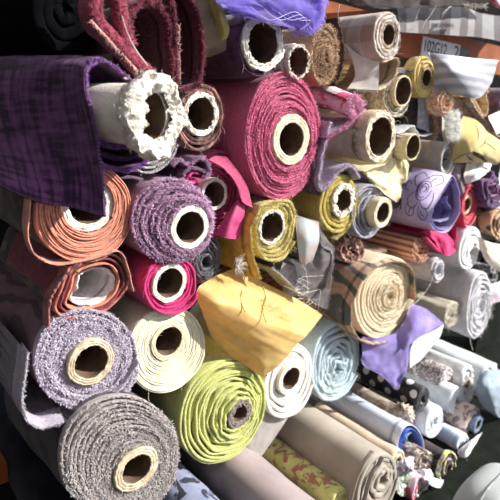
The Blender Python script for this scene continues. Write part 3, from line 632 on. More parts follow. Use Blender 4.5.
# ---------------- right half of the upper stack
r = cloth('crumpled cream cloth with a small cream tube, left of the lavender satin roll', (392, 200, -.01))
CRM = fab((232, 222, 180), (212, 198, 150), sc=30, bump=.3)
sheet(r, [[(392, 134, .01), (400, 146, 0), (408, 162, -.01)], [(384, 150, .02), (396, 164, 0), (406, 178, -.02)], [(370, 166, .02), (386, 180, -.01), (403, 186, -.02)], [(362, 172, .02), (378, 188, -.01), (396, 202, -.02)]], CRM, th=.002, wr=.011, wf=26, fz=(('u1', 'v1'), 30))
cc = at(410, 147, -.03); core(r, (cc.x, cc.z), 13*scale_at(410, 147, -.03), .004, -.03, .01, fab((230, 218, 178), (210, 194, 150)), depth=.2, name='cream_tube')
ribbon(r, [(364, 172), (372, 168), (384, 164), (392, 154), (394, 140)], CRM, Y=-.004, th=.004, length=.2, name='cloth_fold')
roll('dark mauve roll filling the gap under the cream cloth', E(398, 196, 12, 14), (398, 196), 4, fab((92, 72, 100), (64, 48, 72)), Y=.05, turns=3, coremat=None, length=.3)
r = roll('cream roll with a thin-walled tube and a dark grey fringe, right of the off-white cloth', E(396, 95, 13, 23, 3), (398, 91), 15, fab((206, 196, 164), (120, 112, 104), sc=120), Y=0, turns=3, fill=.5, jit=.006, wob=.6, core_out=.016, coremat=fab((232, 220, 190), (206, 188, 150)), wall=.12, torn=.003, fz=260, fl=.007, fmat=fab((90, 92, 100), (220, 214, 200), sc=200), length=.35)
r = cloth('slate grey velvet cloth folded between the cream roll and the patterned roll', (420, 130, -.01), 'folded_cloth')
SLT = fab((92, 86, 92), (62, 56, 62), sc=40, sheen=.5)
ribbon(r, [(402, 74), (408, 70), (414, 72), (415, 82), (422, 88), (430, 94), (433, 106), (430, 120), (432, 134)], fab((110, 100, 106), (76, 68, 74)), Y=-.015, th=.005, length=.2, name='cloth_fold', fz=160, fl=.007)
sheet(r, [[(404, 76, .02), (410, 76, .01), (414, 84, .0)], [(406, 96, .02), (412, 100, .01), (420, 96, 0)], [(404, 116, .03), (412, 122, .015), (421, 120, 0)], [(398, 134, .03), (410, 136, .02), (420, 136, .01)]], fab((72, 62, 66), (48, 40, 44)), th=.003, wr=.004)
sheet(r, [[(418, 92, -.005), (426, 96, -.01), (432, 104, -.01)], [(418, 108, -.01), (425, 112, -.015), (431, 116, -.01)], [(417, 128, 0), (424, 130, -.01), (431, 134, -.005)]], fab((150, 148, 156), (120, 118, 126)), th=.003, wr=.003)
ribbon(r, [(398, 134), (406, 130), (414, 126), (418, 134), (424, 136), (432, 134)], fab((206, 208, 216), (176, 178, 188)), Y=-.02, th=.004, length=.15, name='cloth_fold')
roll('small yellow roll with a pale core, beside the silver grey flap', E(424, 76, 11, 22, 0), (427, 78), 11, fab((222, 198, 120), (190, 160, 84), sc=60), Y=-.02, turns=3, fill=.85, jit=.003, core_out=.0, coremat=CARDB, wall=.3, fz=120, length=.032)
SIL = fab((176, 178, 188), (148, 148, 158), sc=14, bump=.15, rough=.45, pat='waveZ', c3=(128, 128, 138), p=.07)
r = cloth('silver grey satin flap hanging in front of the number card', (465, 92, -.08))
sheet(r, [[(428, 52, -.03), (434, 68, -.04), (434, 92, -.03)], [(448, 55, -.06), (452, 72, -.08), (456, 94, -.06)], [(474, 58, -.08), (474, 76, -.09), (478, 98, -.08)], [(499, 60, -.08), (496, 68, -.08), (492, 82, -.08)]], SIL, th=.002, wr=.002, wf=12, aniso=(.3, 1.6))
r = roll('small patterned beige roll with a curled end, below the silver grey flap', E(446, 103, 9, 14), (447, 103), 4, fab((222, 202, 174), (186, 156, 130), sc=70, pat='speck', c3=(214, 120, 90), p=.012), Y=-.05, turns=4, fill=.6, jit=.006, wob=.9, coremat=None, fz=700, fl=.007, fw=.0006, fmat=fab((226, 206, 178), (168, 126, 98), sc=200), length=.05)
ribbon(r, [(433, 112), (435, 122), (437, 132), (433, 140)], fab((190, 160, 130), (150, 112, 90), sc=100), Y=-.02, th=.006, length=.12, fz=200, fl=.007, fmat=fab((222, 200, 172)))
roll('tiny bright pink roll end left of the small patterned beige roll', E(438, 92, 5, 5), (438, 92), 2, fab((226, 60, 150)), Y=.0, turns=2, coremat=None, length=.2, n=36)
r = cloth('fluffy white fringe beside the yellow leaf-print cloth', (452, 140, -.04), 'fringe')
mb = MB()
for k in range(1500):
    t, u = random.random(), random.random(); p = at(443 + 13*t + 3*u, 114 + 26*u - 4*t + 3*t*u, -.035 - .02*random.random())
    mb.fiber(p, Vector((random.uniform(-1, 1), -1, random.uniform(-1.4, .8))), random.uniform(.008, .02), .0007, 0, .8)
mb.build('white_pile', fab((246, 244, 240), (226, 222, 218)), r)['kind'] = 'stuff'
sheet(r, [[(442, 116, -.0), (450, 112, -.01), (460, 112, -.02)], [(442, 130, .0), (450, 132, -.01), (458, 130, -.02)], [(444, 142, 0), (450, 142, -.01), (456, 140, -.02)]], WHT, name='white_backing')
r = roll('grey and peach printed roll open at the end, under the white fringe', E(447, 159, 7, 20, 6), (447, 159), 9, fab((206, 200, 196), (180, 174, 172), sc=24, pat='blotch', c3=(220, 190, 170), p=.06), Y=-.02, turns=2, fill=.4, coremat=None, jit=.003, wr=.006, length=.34, fz=60)
ribbon(r, [(445, 148), (449, 154), (446, 162), (450, 168), (446, 174)], fab((220, 216, 214), (60, 56, 58), sc=120), Y=-.012, th=.003, length=.1, name='inner_layer', jit=.006)
LF = fab((204, 184, 116), (188, 166, 98), sc=20, bump=.15)
BR = fab((96, 76, 70), sheen=0)
r = cloth('yellow cloth printed with brown leaf stems, at the right edge', (474, 160, -.06))
lv = [[(.06, .97), (.14, .84), (.26, .73), (.42, .66)], ([(.38, .66), (.5, .67), (.62, .75), (.76, .88)], 2.6), ([(.4, .7), (.52, .73), (.62, .79), (.74, .88)], 2.2), [(.28, .74), (.38, .84), (.5, .88)], ([(.34, .8), (.42, .86), (.5, .88)], 1.6),
      [(.48, .5), (.56, .36), (.6, .22), (.7, .1)], [(.58, .3), (.68, .3), (.8, .36)], [(.3, .1), (.38, .22), (.42, .36)]]
sheet(r, [[(463, 116, -.03), (457, 132, -.04), (453, 150, -.03), (451, 162, -.02)], [(478, 121, -.05), (474, 138, -.07), (470, 152, -.07), (466, 163, -.04)], [(490, 134, -.06), (488, 146, -.08), (486, 156, -.08), (480, 162, -.05)], [(510, 146, -.06), (506, 154, -.08), (500, 162, -.07), (496, 164, -.05)]], LF, wr=.004, strokes=lv, smat=BR, sw=.0017)
r = cloth('cream striped cloth edge folded behind the yellow leaf-print cloth', (486, 112, -.01), 'folded_cloth')
ribbon(r, [(490, 88), (486, 96), (488, 108), (484, 116), (478, 106), (472, 98)], fab((226, 206, 160), (190, 156, 110), sc=100), Y=-.03, th=.005, length=.2, name='cloth_fold', fz=120)
ribbon(r, [(470, 98), (476, 108), (486, 122), (496, 134), (506, 140)], fab((214, 196, 170), (150, 110, 90), sc=100), Y=-.04, th=.006, length=.12, name='cloth_fold', fz=120)
sheet(r, [[(460, 96, .02), (466, 108, .0), (478, 124, 0)], [(474, 94, .02), (478, 108, 0), (488, 126, 0)], [(484, 92, .02), (486, 106, .01), (492, 122, 0)]], fab((126, 94, 82), (90, 66, 60)), wr=.003)
roll('dusty mauve roll at the right edge beside the cream striped cloth', E(508, 104, 10, 18), (508, 104), 5, fab((128, 100, 124), (96, 72, 96)), Y=-.05, turns=4, coremat=None, length=.3)
r = cloth('white cloth with pale prints at the far right edge, above the yellow leaf-print cloth', (498, 120, -.06))
sheet(r, [[(488, 116, -.05), (492, 124, -.06), (496, 134, -.06)], [(506, 108, -.05), (508, 118, -.07), (510, 132, -.06)]], fab((232, 228, 220), (206, 200, 190)), wr=.004)
r = cloth('white cloth under the yellow leaf-print cloth', (476, 178, -.05))
sheet(r, [[(466, 164, -.01), (464, 176, -.03), (466, 184, -.02)], [(480, 162, -.02), (478, 172, -.05), (476, 180, -.04)], [(492, 164, -.02), (490, 170, -.04), (486, 174, -.03)]], WHT, wr=.004)
r = cloth('taupe cloth hanging right of the lavender satin roll', (458, 200, -.01))
sheet(r, [[(450, 162, .0), (454, 178, -.01), (462, 204, .0)], [(458, 164, -.01), (460, 180, -.02), (466, 200, -.01)], [(468, 166, .0), (466, 180, -.01), (464, 198, 0)]], fab((140, 122, 124), (112, 96, 100)), wr=.003)
r = roll('coral red roll with a cream core, right of the lavender satin roll', [(474, 181), (479, 190), (480, 206), (474, 222), (467, 230), (463, 220), (464, 200), (468, 188)], (467, 205), 10, fab((226, 76, 96), (198, 52, 76), sc=40), Y=-.02, turns=3, fill=.85, coremat=fab((226, 206, 160)), wall=.3, core_out=.0, jit=.004, fz=80, length=.35)
r = cloth('fuchsia pink crumpled cloth under the lavender satin roll', (446, 250, -.01), 'folded_cloth')
FUC = fab((216, 44, 104), (172, 24, 78), sc=40)
ribbon(r, [(426, 236), (434, 246), (444, 254), (453, 252), (456, 240), (456, 228)], FUC, Y=-.02, th=.008, length=.25, name='cloth_fold', fz=150)
sheet(r, [[(420, 232, .02), (432, 238, .0), (440, 252, -.02)], [(434, 230, .02), (444, 238, -.01), (448, 256, -.03)], [(450, 226, .02), (454, 240, -.01), (458, 250, -.02)]], FUC, th=.003, wr=.008, wf=30)
r = roll('dark violet crumpled roll at the right edge under the white cloth', [(484, 178), (492, 174), (500, 176), (506, 188), (503, 204), (494, 209), (486, 204), (482, 192)], (493, 191), 5, fab((104, 70, 112), (70, 44, 78), sc=60), Y=-.05, turns=3, fill=.5, coremat=None, jit=.01, wob=1.6, length=.3, fz=150)
ribbon(r, [(490, 186), (496, 184), (498, 194), (491, 196), (489, 190)], fab((160, 104, 150), (120, 66, 112)), Y=-.055, th=.005, length=.1, name='inner_layer')
roll('orange and black printed roll at the right edge', E(501, 224, 13, 18), (506, 226), 4, fab((206, 160, 118), (186, 138, 98), sc=30, pat='blotch', c3=(56, 54, 60), p=.05), Y=-.05, turns=4, coremat=None, length=.35, fz=100)
r = cloth('plain cream cloth hanging over the right edge beside the white paper roll', (492, 262, -.06))
sheet(r, [[(478, 236, -.03), (480, 248, -.04), (486, 262, -.03)], [(490, 242, -.06), (490, 256, -.07), (496, 270, -.05)], [(512, 246, -.06), (512, 260, -.07), (512, 278, -.06)]], fab((222, 210, 190), (204, 190, 168)), wr=.004)
roll('white paper roll with an oval spiral end, under the coral red roll', E(470, 247, 11, 24, 14), (473, 252), 4, fab((240, 240, 240), (220, 220, 222), sc=30), Y=-.03, turns=5, fill=.8, coremat=None, jit=.003, wob=.6, length=.35, fz=60)
r = roll('pale grey gauze roll with a ragged fringed end, far right', E(478, 304, 12, 36, 8), (482, 306), 5, fab((226, 224, 228), (206, 204, 210), sc=60, bump=.5), Y=-.06, turns=7, fill=.5, coremat=None, jit=.01, wob=1.1, fz=700, fl=.014, fw=.0005, fmat=fab((236, 236, 238)), length=.32, wr=.008)
thread(r, [(470, 338, -.07), (471, 344, -.07), (473, 350, -.07)], THRW, .001)
roll('dark grey floral roll behind the pale grey gauze roll', E(490, 276, 10, 12), (491, 276), 4, fab((74, 70, 74), (48, 44, 48), sc=60, pat='speck', c3=(150, 146, 150), p=.012), Y=-.02, turns=3, coremat=None, length=.3)
r = cloth('pink edged pale cloth hanging at the right edge beside the gauze roll', (496, 300, -.06))
sheet(r, [[(488, 284, -.05), (490, 296, -.06), (488, 306, -.05)], [(498, 282, -.05), (500, 292, -.07), (498, 302, -.06)], [(512, 274, -.05), (514, 286, -.07), (512, 300, -.06)]], fab((216, 196, 210), (196, 170, 188)), wr=.003)
r = roll('small grey roll with a striped end, between the tapestry roll and the gauze roll', E(438, 270, 7, 14, 6), (439, 270), 5, fab((196, 194, 198), (170, 168, 174)), Y=-.02, turns=3, fill=.6, coremat=None, jit=.005, length=.3, fz=120)
r = roll('cream ruffled knit roll under the small grey striped roll', E(452, 314, 8, 15, 24), (453, 314), 4, fab((230, 220, 198), (204, 192, 168), sc=200, bump=1), Y=-.04, turns=3, fill=.8, coremat=None, jit=.006, wob=.8, fz=600, fl=.007, fw=.0008, fmat=fab((240, 232, 212)), length=.22)
# ---------------- rack beam, number card, top shelf
g = MB(); zt, zb = at(405, 21, .22).z, at(403, 57, .22).z
box(g, at(300, 0, .22).x, 4.0, .22, .27, zb, zt); struct('trim_1', g, orange)
bt = at(403, 57, .22)
r = thing('number_card', 'white card with black number 102G12 on the orange rack beam', 'sign', at(447, 60, .214))
p0, p1 = at(424, 36, .212), at(471, 47, .212); zl = at(424, 56, .212).z
g = MB(); box(g, p0.x, at(461, 47, .212).x, .214, .2205, zl-.01, p0.z)
g.build('card', fab((206, 208, 212), (190, 192, 198), sheen=0, bump=.05), r, False)
g = MB(); box(g, at(462, 47, .212).x, at(470, 50, .212).x, .214, .2205, at(462, 53, .212).z-.01, at(462, 47.5, .212).z)
g.build('grey_patch', fab((112, 108, 108), sheen=0), r, False)
INK = fab((24, 26, 34), sheen=0)
def lettering(text, x0, x1, y0a, y1a, parent):
    fc = bpy.data.curves.new('lettering', 'FONT'); fc.body = text; fc.size = 1; fc.extrude = .01
    to = bpy.data.objects.new('lettering_source', fc); C.objects.link(to)
    bpy.context.view_layer.update()
    me = bpy.data.meshes.new_from_object(to.evaluated_get(bpy.context.evaluated_depsgraph_get()))
    bpy.data.objects.remove(to)
    xs = [v.co.x for v in me.vertices]; ys = [v.co.y for v in me.vertices]
    A, B_ = at(x0, y0a, .214), at(x1, y0a, .214); H_ = A.z - at(x0, y1a, .214).z
    for v in me.vertices:
        x, y, z = v.co
        v.co = (A.x + (B_.x-A.x)*(x-min(xs))/(max(xs)-min(xs)) - LOC[parent.name].x, .2136 - z*.05 - LOC[parent.name].y, A.z - H_ + H_*(y-min(ys))/(max(ys)-min(ys)) - LOC[parent.name].z)
    me.materials.clear(); me.materials.append(INK)
    lo = bpy.data.objects.new('lettering', me); C.objects.link(lo); lo.parent = parent
lettering('102G12', 425.5, 448, 39.5, 51.5, r); lettering('2', 455, 459.5, 45.5, 58, r)
r = cloth('grey and white striped cloth lying along the top shelf above the orange beam', (455, 38, .12))
sheet(r, [[(396, 6, .2), (430, 8, .2), (462, 7, .2), (484, 14, .2), (520, 18, .2)], [(398, 14, .13), (430, 16, .13), (462, 18, .13), (484, 24, .13), (520, 28, .13)], [(398, 32, .12), (430, 34, .12), (460, 36, .12), (484, 38, .12), (520, 46, .12)]],
      fab((138, 135, 134), (128, 126, 126), sc=20, pat='stripeV', c3=(90, 84, 86), p=.13), wr=.002)
r = cloth('dark brown cloth hanging over the very top edge, above the striped cloth', (420, 8, .08))
sheet(r, [[(336, -30, .1), (380, -30, .1), (440, -30, .1), (520, -30, .1)], [(338, -10, .06), (380, -8, .06), (440, -8, .06), (520, -8, .06)], [(352, 4, .08), (386, 8, .08), (440, 6, .08), (496, 2, .08)]], fab((62, 48, 46), (36, 28, 28), sc=40), wr=.006, th=.004)
for a in ([(420, 8), (416, 18), (412, 30)], [(436, 6), (430, 16), (425, 22), (422, 30)], [(450, 6), (444, 14), (440, 22), (437, 28)], [(452, 6), (446, 10), (442, 14)], [(340, 4), (338, 14), (341, 22)]): thread(r, [(x, y, .05) for x, y in a], THRW, .0006)
f = MB()
for k in range(140): f.fiber(at(464 + 22*random.random(), 4 + 4*random.random(), .06), Vector((random.uniform(-1, 1), -.5, random.uniform(-1, .3))), .012, .0008, 0, .8)
f.build('frayed_threads', THRW, r)['kind'] = 'stuff'
r = cloth('pink and white flowered cloth corner in the top right corner', (498, 8, .0))
sheet(r, [[(490, -8, .02), (496, -8, 0), (510, -8, 0)], [(490, 0, .01), (498, 2, -.01), (510, 4, -.01)], [(493, 6, .01), (500, 9, 0), (510, 12, 0)]], fab((232, 190, 200), (214, 150, 170), pat='blotch', c3=(196, 60, 100), p=.025), wr=.004)
# perforated upright
xL, xR = at(481, 320, .15).x, at(499, 320, .15).x
g = MB(); box(g, xL, xR, .15, .2, 0, at(485, 250, .0).z); struct('trim_2', g, steel)
for k in range(9):
    c_ = at(489, 270 + k*8.5, .15); m = MB(); n = 14
    row = [[m.add((c_.x + .0035*rr*math.cos(2*PI*j/n), -.0008*q, c_.z + .0035*rr*math.sin(2*PI*j/n))) for j in range(n)] for q, rr in ((0, 1), (1, 1), (1, .55), (0, .5))]
    m.grid(row, 0, True); o = m.build('trim_%d' % (k+10), fab((150, 152, 146), sheen=0), None); o['kind'] = 'structure'
g = MB(); p = at(7, 463, .3); box(g, -1.0, p.x, .3, .36, p.z-.05, p.z); struct('trim_3', g, orange)
zs = at(300, 590, -.2).z
g = MB(); box(g, -.2, 4.0, -.28, .98, zs-.04, zs-.01); struct('trim_4', g, steel)

# ---------------- golden organza and grey flap
GOLD = fab((250, 224, 152), (246, 212, 130), sc=16, bump=.12, rough=.5, sheen=.4, alpha=.88)
r = cloth('golden yellow organza flap folded over the white roll, in the centre', (255, 340, -.06))
top = [(235, 268, .05), (254, 279, .035), (286, 293, .025), (308, 305, .01), (323, 315, -.02)]
mtp = [(214, 277, .02), (233, 286, .0), (263, 299, -.012), (286, 314, -.026), (313, 328, -.045)]
rdg = [(197, 291, .0), (214, 300, -.03), (241, 310, -.05), (268, 325, -.06), (303, 338, -.06)]
mbt = [(203, 314, .004), (222, 328, -.02), (247, 342, -.036), (268, 350, -.05), (286, 357, -.055)]
bot = [(212, 338, .02), (232, 356, .004), (249, 368, -.01), (262, 377, -.03), (266, 375, -.036)]
sheet(r, [list(q) for q in zip(top, mtp, rdg, mbt, bot)], GOLD, th=.0012, wr=.0045, wf=12, name='organza_fold', nu=50, nv=70, aniso=(.6, 1.5))
GS = fab((206, 176, 96), (190, 150, 70), sc=30, bump=.2)
thread(r, [(246, 275, .036), (243, 288, .0), (241, 300, -.034), (245, 312, -.06)], GS, .0016, 'stitched_band'); thread(r, [(262, 284, .028), (266, 298, -.012), (263, 310, -.045), (266, 322, -.076)], GS, .0016, 'stitched_band')
f = MB()
for k in range(90): f.fiber(at(238 + random.uniform(-3, 3), 258 + random.uniform(-1, 12), -.01), Vector((random.uniform(-.5, .5), -.6, random.uniform(-1, .8))), random.uniform(.012, .022), .0007, 0, .6)
f.build('frayed_threads', THRW, r)['kind'] = 'stuff'
for k in range(18):
    x, y = 306 + random.uniform(-10, 12), 290 + random.uniform(-8, 12)
    thread(r, [(x, y, -.06), (x+random.uniform(-12, 12), y+random.uniform(-10, 8), -.08), (x+random.uniform(-16, 16), y+random.uniform(-8, 14), -.07)], THRW, .0004, n=10)
r = cloth('plain grey cloth corner hanging below the lime green and white rolls', (262, 458, .0))
sheet(r, [[(246, 400, .03), (268, 404, .02), (292, 408, .03)], [(244, 424, .03), (262, 426, .02), (284, 424, .02)], [(244, 446, .03), (252, 452, .02), (260, 458, .02)]], fab((150, 144, 138), (132, 126, 122), sc=30), wr=.002)

# ---------------- lower shelf
BEI = fab((156, 145, 131), (143, 132, 119), sc=16, bump=.12, rough=.75)
r = roll('plain beige roll with folded layers at its end, lying on the lower shelf', E(376, 486, 20, 38, 18), (384, 478), 6, BEI, Y=-.2, turns=5, fill=.6, coremat=None, jit=.004, wob=.5, length=.6, wr=.002, group=LOW)
ribbon(r, [(384, 458), (380, 466), (372, 479), (366, 500), (362, 520)], BEI, Y=-.215, th=.004, length=.012, wr=.0, jit=.001)
ribbon(r, [(374, 452), (362, 470), (354, 492), (350, 515)], BEI, Y=-.2, th=.004, length=.012, wr=0, jit=.001)
roll('wide taupe roll lying under the lime green roll on the lower shelf', E(310, 543, 30, 41, 20), (310, 543), 10, fab((146, 130, 130), (130, 114, 116), sc=12, bump=.1, rough=.7), Y=-.22, turns=5, fill=.6, length=.7, group=LOW)
roll('grey blue roll printed with navy leaves at the bottom edge', E(239, 568, 30, 40, 20), (239, 568), 10, fab((126, 132, 158), (104, 112, 140), sc=30, pat='blotch', c3=(26, 28, 44), p=.06), Y=-.2, turns=5, length=.7, group=LOW)
roll('yellow roll printed with dark red leaves, squeezed between the beige and taupe rolls', E(342, 503, 11, 17, 20), (342, 503), 5, fab((206, 204, 120), (182, 182, 92), sc=30, pat='blotch', c3=(150, 96, 80), p=.035), Y=-.17, turns=4, coremat=None, length=.35, fz=100, group=LOW)
roll('black cloth roll in the shadow under the big grey roll', E(84, 546, 38, 42, 10), (84, 546), 8, fab((28, 30, 42), (16, 17, 26), sc=20, sheen=.1), Y=.04, turns=5, length=.7, coremat=None, group=LOW)
LB = fab((206, 212, 228), (190, 198, 218), sc=16, bump=.08, rough=.55)
r = thing('fabric_roll', 'pale blue grey satin roll with a bright blue lining at its open end', 'fabric roll', at(408, 466, -.13), LOW)
pf = [(411, 425), (404, 432), (402, 446), (405, 462), (396, 462), (388, 450), (386, 436), (394, 425), (404, 422)]
ribbon(r, [(424, 453), (423, 440), (418, 430), (411, 425), (404, 428), (399, 438), (398, 450), (402, 462), (406, 468)], LB, Y=-.13, th=.003, length=.6, name='wound_cloth', wr=.002, jit=.001)
ribbon(r, [(423, 452), (421, 441), (416, 432), (411, 429), (406, 433), (402, 442), (402, 454)], fab((50, 92, 196), (36, 74, 170), sc=20), Y=-.128, th=.0025, length=.3, name='blue_lining', jit=.001)
ribbon(r, [(411, 432), (406, 440), (409, 450), (405, 460), (408, 466)], fab((176, 196, 222), (120, 150, 200), sc=60), Y=-.122, th=.003, length=.3, name='inner_layer', jit=.003)
ribbon(r, [(408, 454), (405, 462), (402, 470)], fab((40, 140, 220)), Y=-.132, th=.004, length=.1, name='blue_lining')
roll('small tan roll tucked under the pale blue grey satin roll', E(397, 461, 7, 14, 16), (398, 461), 5, fab((214, 192, 164), (196, 172, 144), sc=20), Y=-.15, turns=3, fill=.8, coremat=CARDB, core_out=.0, wall=.3, length=.3, group=LOW)
roll('black roll with big white polka dots on the lower shelf', E(423, 399, 6, 15, 14), (423, 399), 4, fab((20, 20, 24), (12, 12, 16), sc=30, bump=.1, pat='dots', c3=(226, 224, 222), p=.06, rough=.6), Y=-.1, turns=3, coremat=None, length=.3, group=LOW, n=72)
r = roll('brown and tan figured roll under the polka dot roll, with a ruffled end', E(401, 418, 6, 12, 16), (401, 418), 4, fab((152, 132, 112), (120, 98, 82), sc=40, pat='blotch', c3=(186, 168, 148), p=.05), Y=-.08, turns=3, fill=.6, coremat=None, jit=.008, length=.3, fz=400, fl=.012, fw=.0012, fmat=fab((216, 204, 186), (150, 128, 110), sc=120), group=LOW)
r = cloth('crumpled ivory and brown scrap hanging below the end of the polka dot roll', (412, 415, -.1), 'scrap')
sheet(r, [[(398, 402, -.06), (406, 404, -.08), (416, 408, -.07)], [(400, 410, -.07), (408, 412, -.1), (418, 416, -.08)], [(404, 422, -.07), (412, 424, -.09), (420, 424, -.07)]], fab((220, 208, 192), (142, 120, 104), sc=120), wr=.012, wf=50, nu=50, nv=50)
# sparkling grey roll and the white ones beyond
SPK = fab((150, 132, 136), (118, 102, 108), sc=14, bump=.3, rough=.5, pat='speck', c3=(226, 216, 212), p=.008)
r = roll('shiny mauve grey roll with sparkling flecks, right of the violet cloth', E(446, 384, 8, 20, 14), (447, 385), 7, SPK, Y=-.04, turns=3, fill=.7, coremat=fab((226, 196, 190), (206, 170, 166)), core_out=.0, wall=.3, length=.3, group=LOW, fz=60)
tg = MB(); a, b_, c_, d_ = at(452, 391, -.065), at(457, 389, -.07), at(454, 401, -.07), at(448, 401, -.065)
for q in (a, b_, c_, d_): tg.add(q)
for q in (a, b_, c_, d_): tg.add(q + Vector((0, .002, 0)))
for f_ in ((0, 1, 2, 3), (7, 6, 5, 4), (0, 4, 5, 1), (1, 5, 6, 2), (2, 6, 7, 3), (3, 7, 4, 0)): tg.face(f_)
tag(tg.build('red_tag', fab((226, 50, 40), sheen=0), r, False), 'red tag')
WH2 = fab((226, 234, 234), (206, 216, 218), sc=20, bump=.2, rough=.5)
r = roll('large white roll with a crumpled plastic-wrapped end, at the right on the lower shelf', E(490, 384, 9, 23, 14), (490, 384), 6, WH2, Y=-.06, turns=4, fill=.5, coremat=None, jit=.012, wob=1.5, length=.6, wr=.008, group=LOW, fz=80)
roll('white gathered roll end between the sparkling roll and the large white roll', E(466, 384, 7, 22, 14), (467, 384), 6, fab((236, 234, 234), (210, 208, 212), sc=50), Y=-.07, turns=4, fill=.5, coremat=fab((190, 164, 150)), core_out=.002, wall=.3, jit=.012, wob=1.4, length=.22, wr=.006, group=LOW, fz=100)
roll('tall white oval roll end below the gathered white roll', E(456, 400, 8, 15, 14), (458, 401), 5, fab((232, 236, 240), (210, 216, 222), sc=40), Y=-.09, turns=4, fill=.7, coremat=None, jit=.005, length=.22, group=LOW)
r = roll('beige and mauve damask roll with a pale blue inner roll', E(472, 421, 7, 17, 14), (473, 422), 9, fab((222, 204, 194), (206, 186, 176), sc=30, pat='blotch', c3=(136, 112, 108), p=.035), Y=-.14, turns=3, fill=.7, coremat=fab((120, 142, 172), (96, 118, 150)), core_out=.02, wall=.4, length=.3, group=LOW)
r = roll('pale grey blue roll with a big round end, left of the damask roll', E(434, 421, 9, 18, 16), (435, 421), 5, fab((216, 222, 228), (196, 204, 212), sc=30), Y=-.12, turns=5, fill=.8, coremat=None, jit=.003, length=.22, group=LOW)
r = roll('white roll wrapped in a pale blue and lilac printed label, under the damask roll', E(462, 444, 6, 13, 18), (462, 444), 4, fab((224, 218, 228), (206, 200, 214), sc=30, pat='blotch', c3=(160, 186, 222), p=.05), Y=-.16, turns=3, fill=.7, coremat=fab((150, 180, 214)), core_out=.004, wall=.4, length=.3, group=LOW)
r = cloth('stiff white paper wrapper sticking out below the damask roll', (472, 448, -.18), 'paper')
sheet(r, [[(482, 432, -.17), (474, 438, -.18), (458, 450, -.17)], [(478, 442, -.18), (468, 450, -.2), (456, 460, -.18)], [(472, 454, -.18), (466, 462, -.2), (458, 468, -.18)]], fab((236, 236, 234), sheen=0), wr=.003)
r = roll('black and brown roll with a white and yellow floral end', E(448, 468, 7, 16, 14), (449, 468), 5, fab((52, 44, 48), (90, 70, 66), sc=40), Y=-.2, turns=4, fill=.6, coremat=None, jit=.004, length=.3, group=LOW)
r.children[0].data.materials[0] = fab((60, 48, 52), (40, 32, 36), sc=30)
ribbon(r, E(448, 468, 7, 16, 14, 20), fab((228, 222, 206), (90, 92, 80), sc=90, pat='speck', c3=(224, 200, 80), p=.02), Y=-.204, th=.006, length=.012, closed=True, name='floral_edge', wr=0)
ribbon(r, E(448, 468, 4, 9, 14, 20), fab((226, 218, 200), (110, 104, 90), sc=90, pat='speck', c3=(224, 200, 80), p=.02), Y=-.203, th=.006, length=.012, closed=True, name='floral_edge', wr=0)
r = roll('tattered brown and grey cloth roll below the bright blue lining', E(424, 462, 10, 12, 20), (424, 462), 4, fab((128, 112, 108), (74, 62, 62), sc=60, pat='speck', c3=(186, 170, 156), p=.015), Y=-.17, turns=4, fill=.5, coremat=None, jit=.012, wob=1.5, length=.22, fz=300, fl=.008, fmat=fab((190, 176, 164)), group=LOW)
r = cloth('white paper slip lying against the black and brown roll', (436, 482, -.23), 'paper')
sheet(r, [[(428, 474, -.2), (436, 478, -.22), (444, 480, -.22)], [(426, 482, -.21), (434, 487, -.23), (442, 488, -.22)]], fab((214, 226, 232), sheen=0), wr=.002)
roll('white roll with pink flowers and a red mark at the bottom edge', E(420, 490, 8, 17, 18), (421, 490), 5, fab((232, 206, 220), (214, 180, 200), sc=40, pat='blotch', c3=(206, 60, 80), p=.04), Y=-.2, turns=3, fill=.6, coremat=fab((210, 214, 190)), core_out=.0, wall=.4, length=.3, group=LOW, fz=100)
roll('pale green and white flowered roll end beside the beige roll, at the bottom edge', E(404, 482, 9, 15, 18), (405, 482), 4, fab((220, 224, 220), (190, 198, 186), sc=60, pat='speck', c3=(150, 166, 130), p=.02), Y=-.18, turns=4, fill=.6, coremat=None, jit=.006, length=.3, group=LOW, fz=120)
roll('beige and grey tattered roll at the bottom edge below the white paper slip', E(440, 500, 8, 14, 18), (440, 500), 4, fab((196, 186, 170), (120, 112, 104), sc=60), Y=-.2, turns=4, fill=.5, coremat=None, jit=.008, length=.3, group=LOW, fz=150)
for lab, pts, c1, c2 in (
    ('crumpled white tissue scrap above the roll with pink flowers', [(422, 474), (432, 478), (426, 484)], (236, 236, 236), (206, 208, 212)),
    ('crumpled silver plastic scrap below the stiff white paper wrapper', [(462, 458), (472, 462), (466, 470)], (214, 220, 226), (176, 184, 192)),
    ('grey and white rag bundled at the bottom edge left of the padded stool', [(448, 482), (462, 478), (456, 494)], (190, 190, 188), (120, 116, 114)),
    ('pale lilac rag lying between the beige spiral end and the pink flowered roll', [(402, 464), (410, 462), (406, 470)], (214, 206, 224), (176, 166, 190))):
    p = at(*pts[0], -.2); r = cloth(lab, (pts[0][0], pts[0][1], -.2), 'scrap')
    (x0, y0), (x1, y1), (x2, y2) = pts; mx_, my_ = (x0+x2)/2+4, (y0+y2)/2
    sheet(r, [[(x0-4, y0-2, -.17), (x0+3, y0-5, -.19), (x1, y1-6, -.17)], [(x0-6, my_, -.18), (mx_, my_, -.215), (x1+4, y1+2, -.18)], [(x2-7, y2, -.17), (x2, y2+3, -.2), (x1-2, y2+2, -.17)]],
          fab(c1, c2, sc=60, bump=.3), wr=.010, wf=44, nu=44, nv=44, name='crumpled_scrap', fz=(('u1', 'v1'), 25), fl=.006)
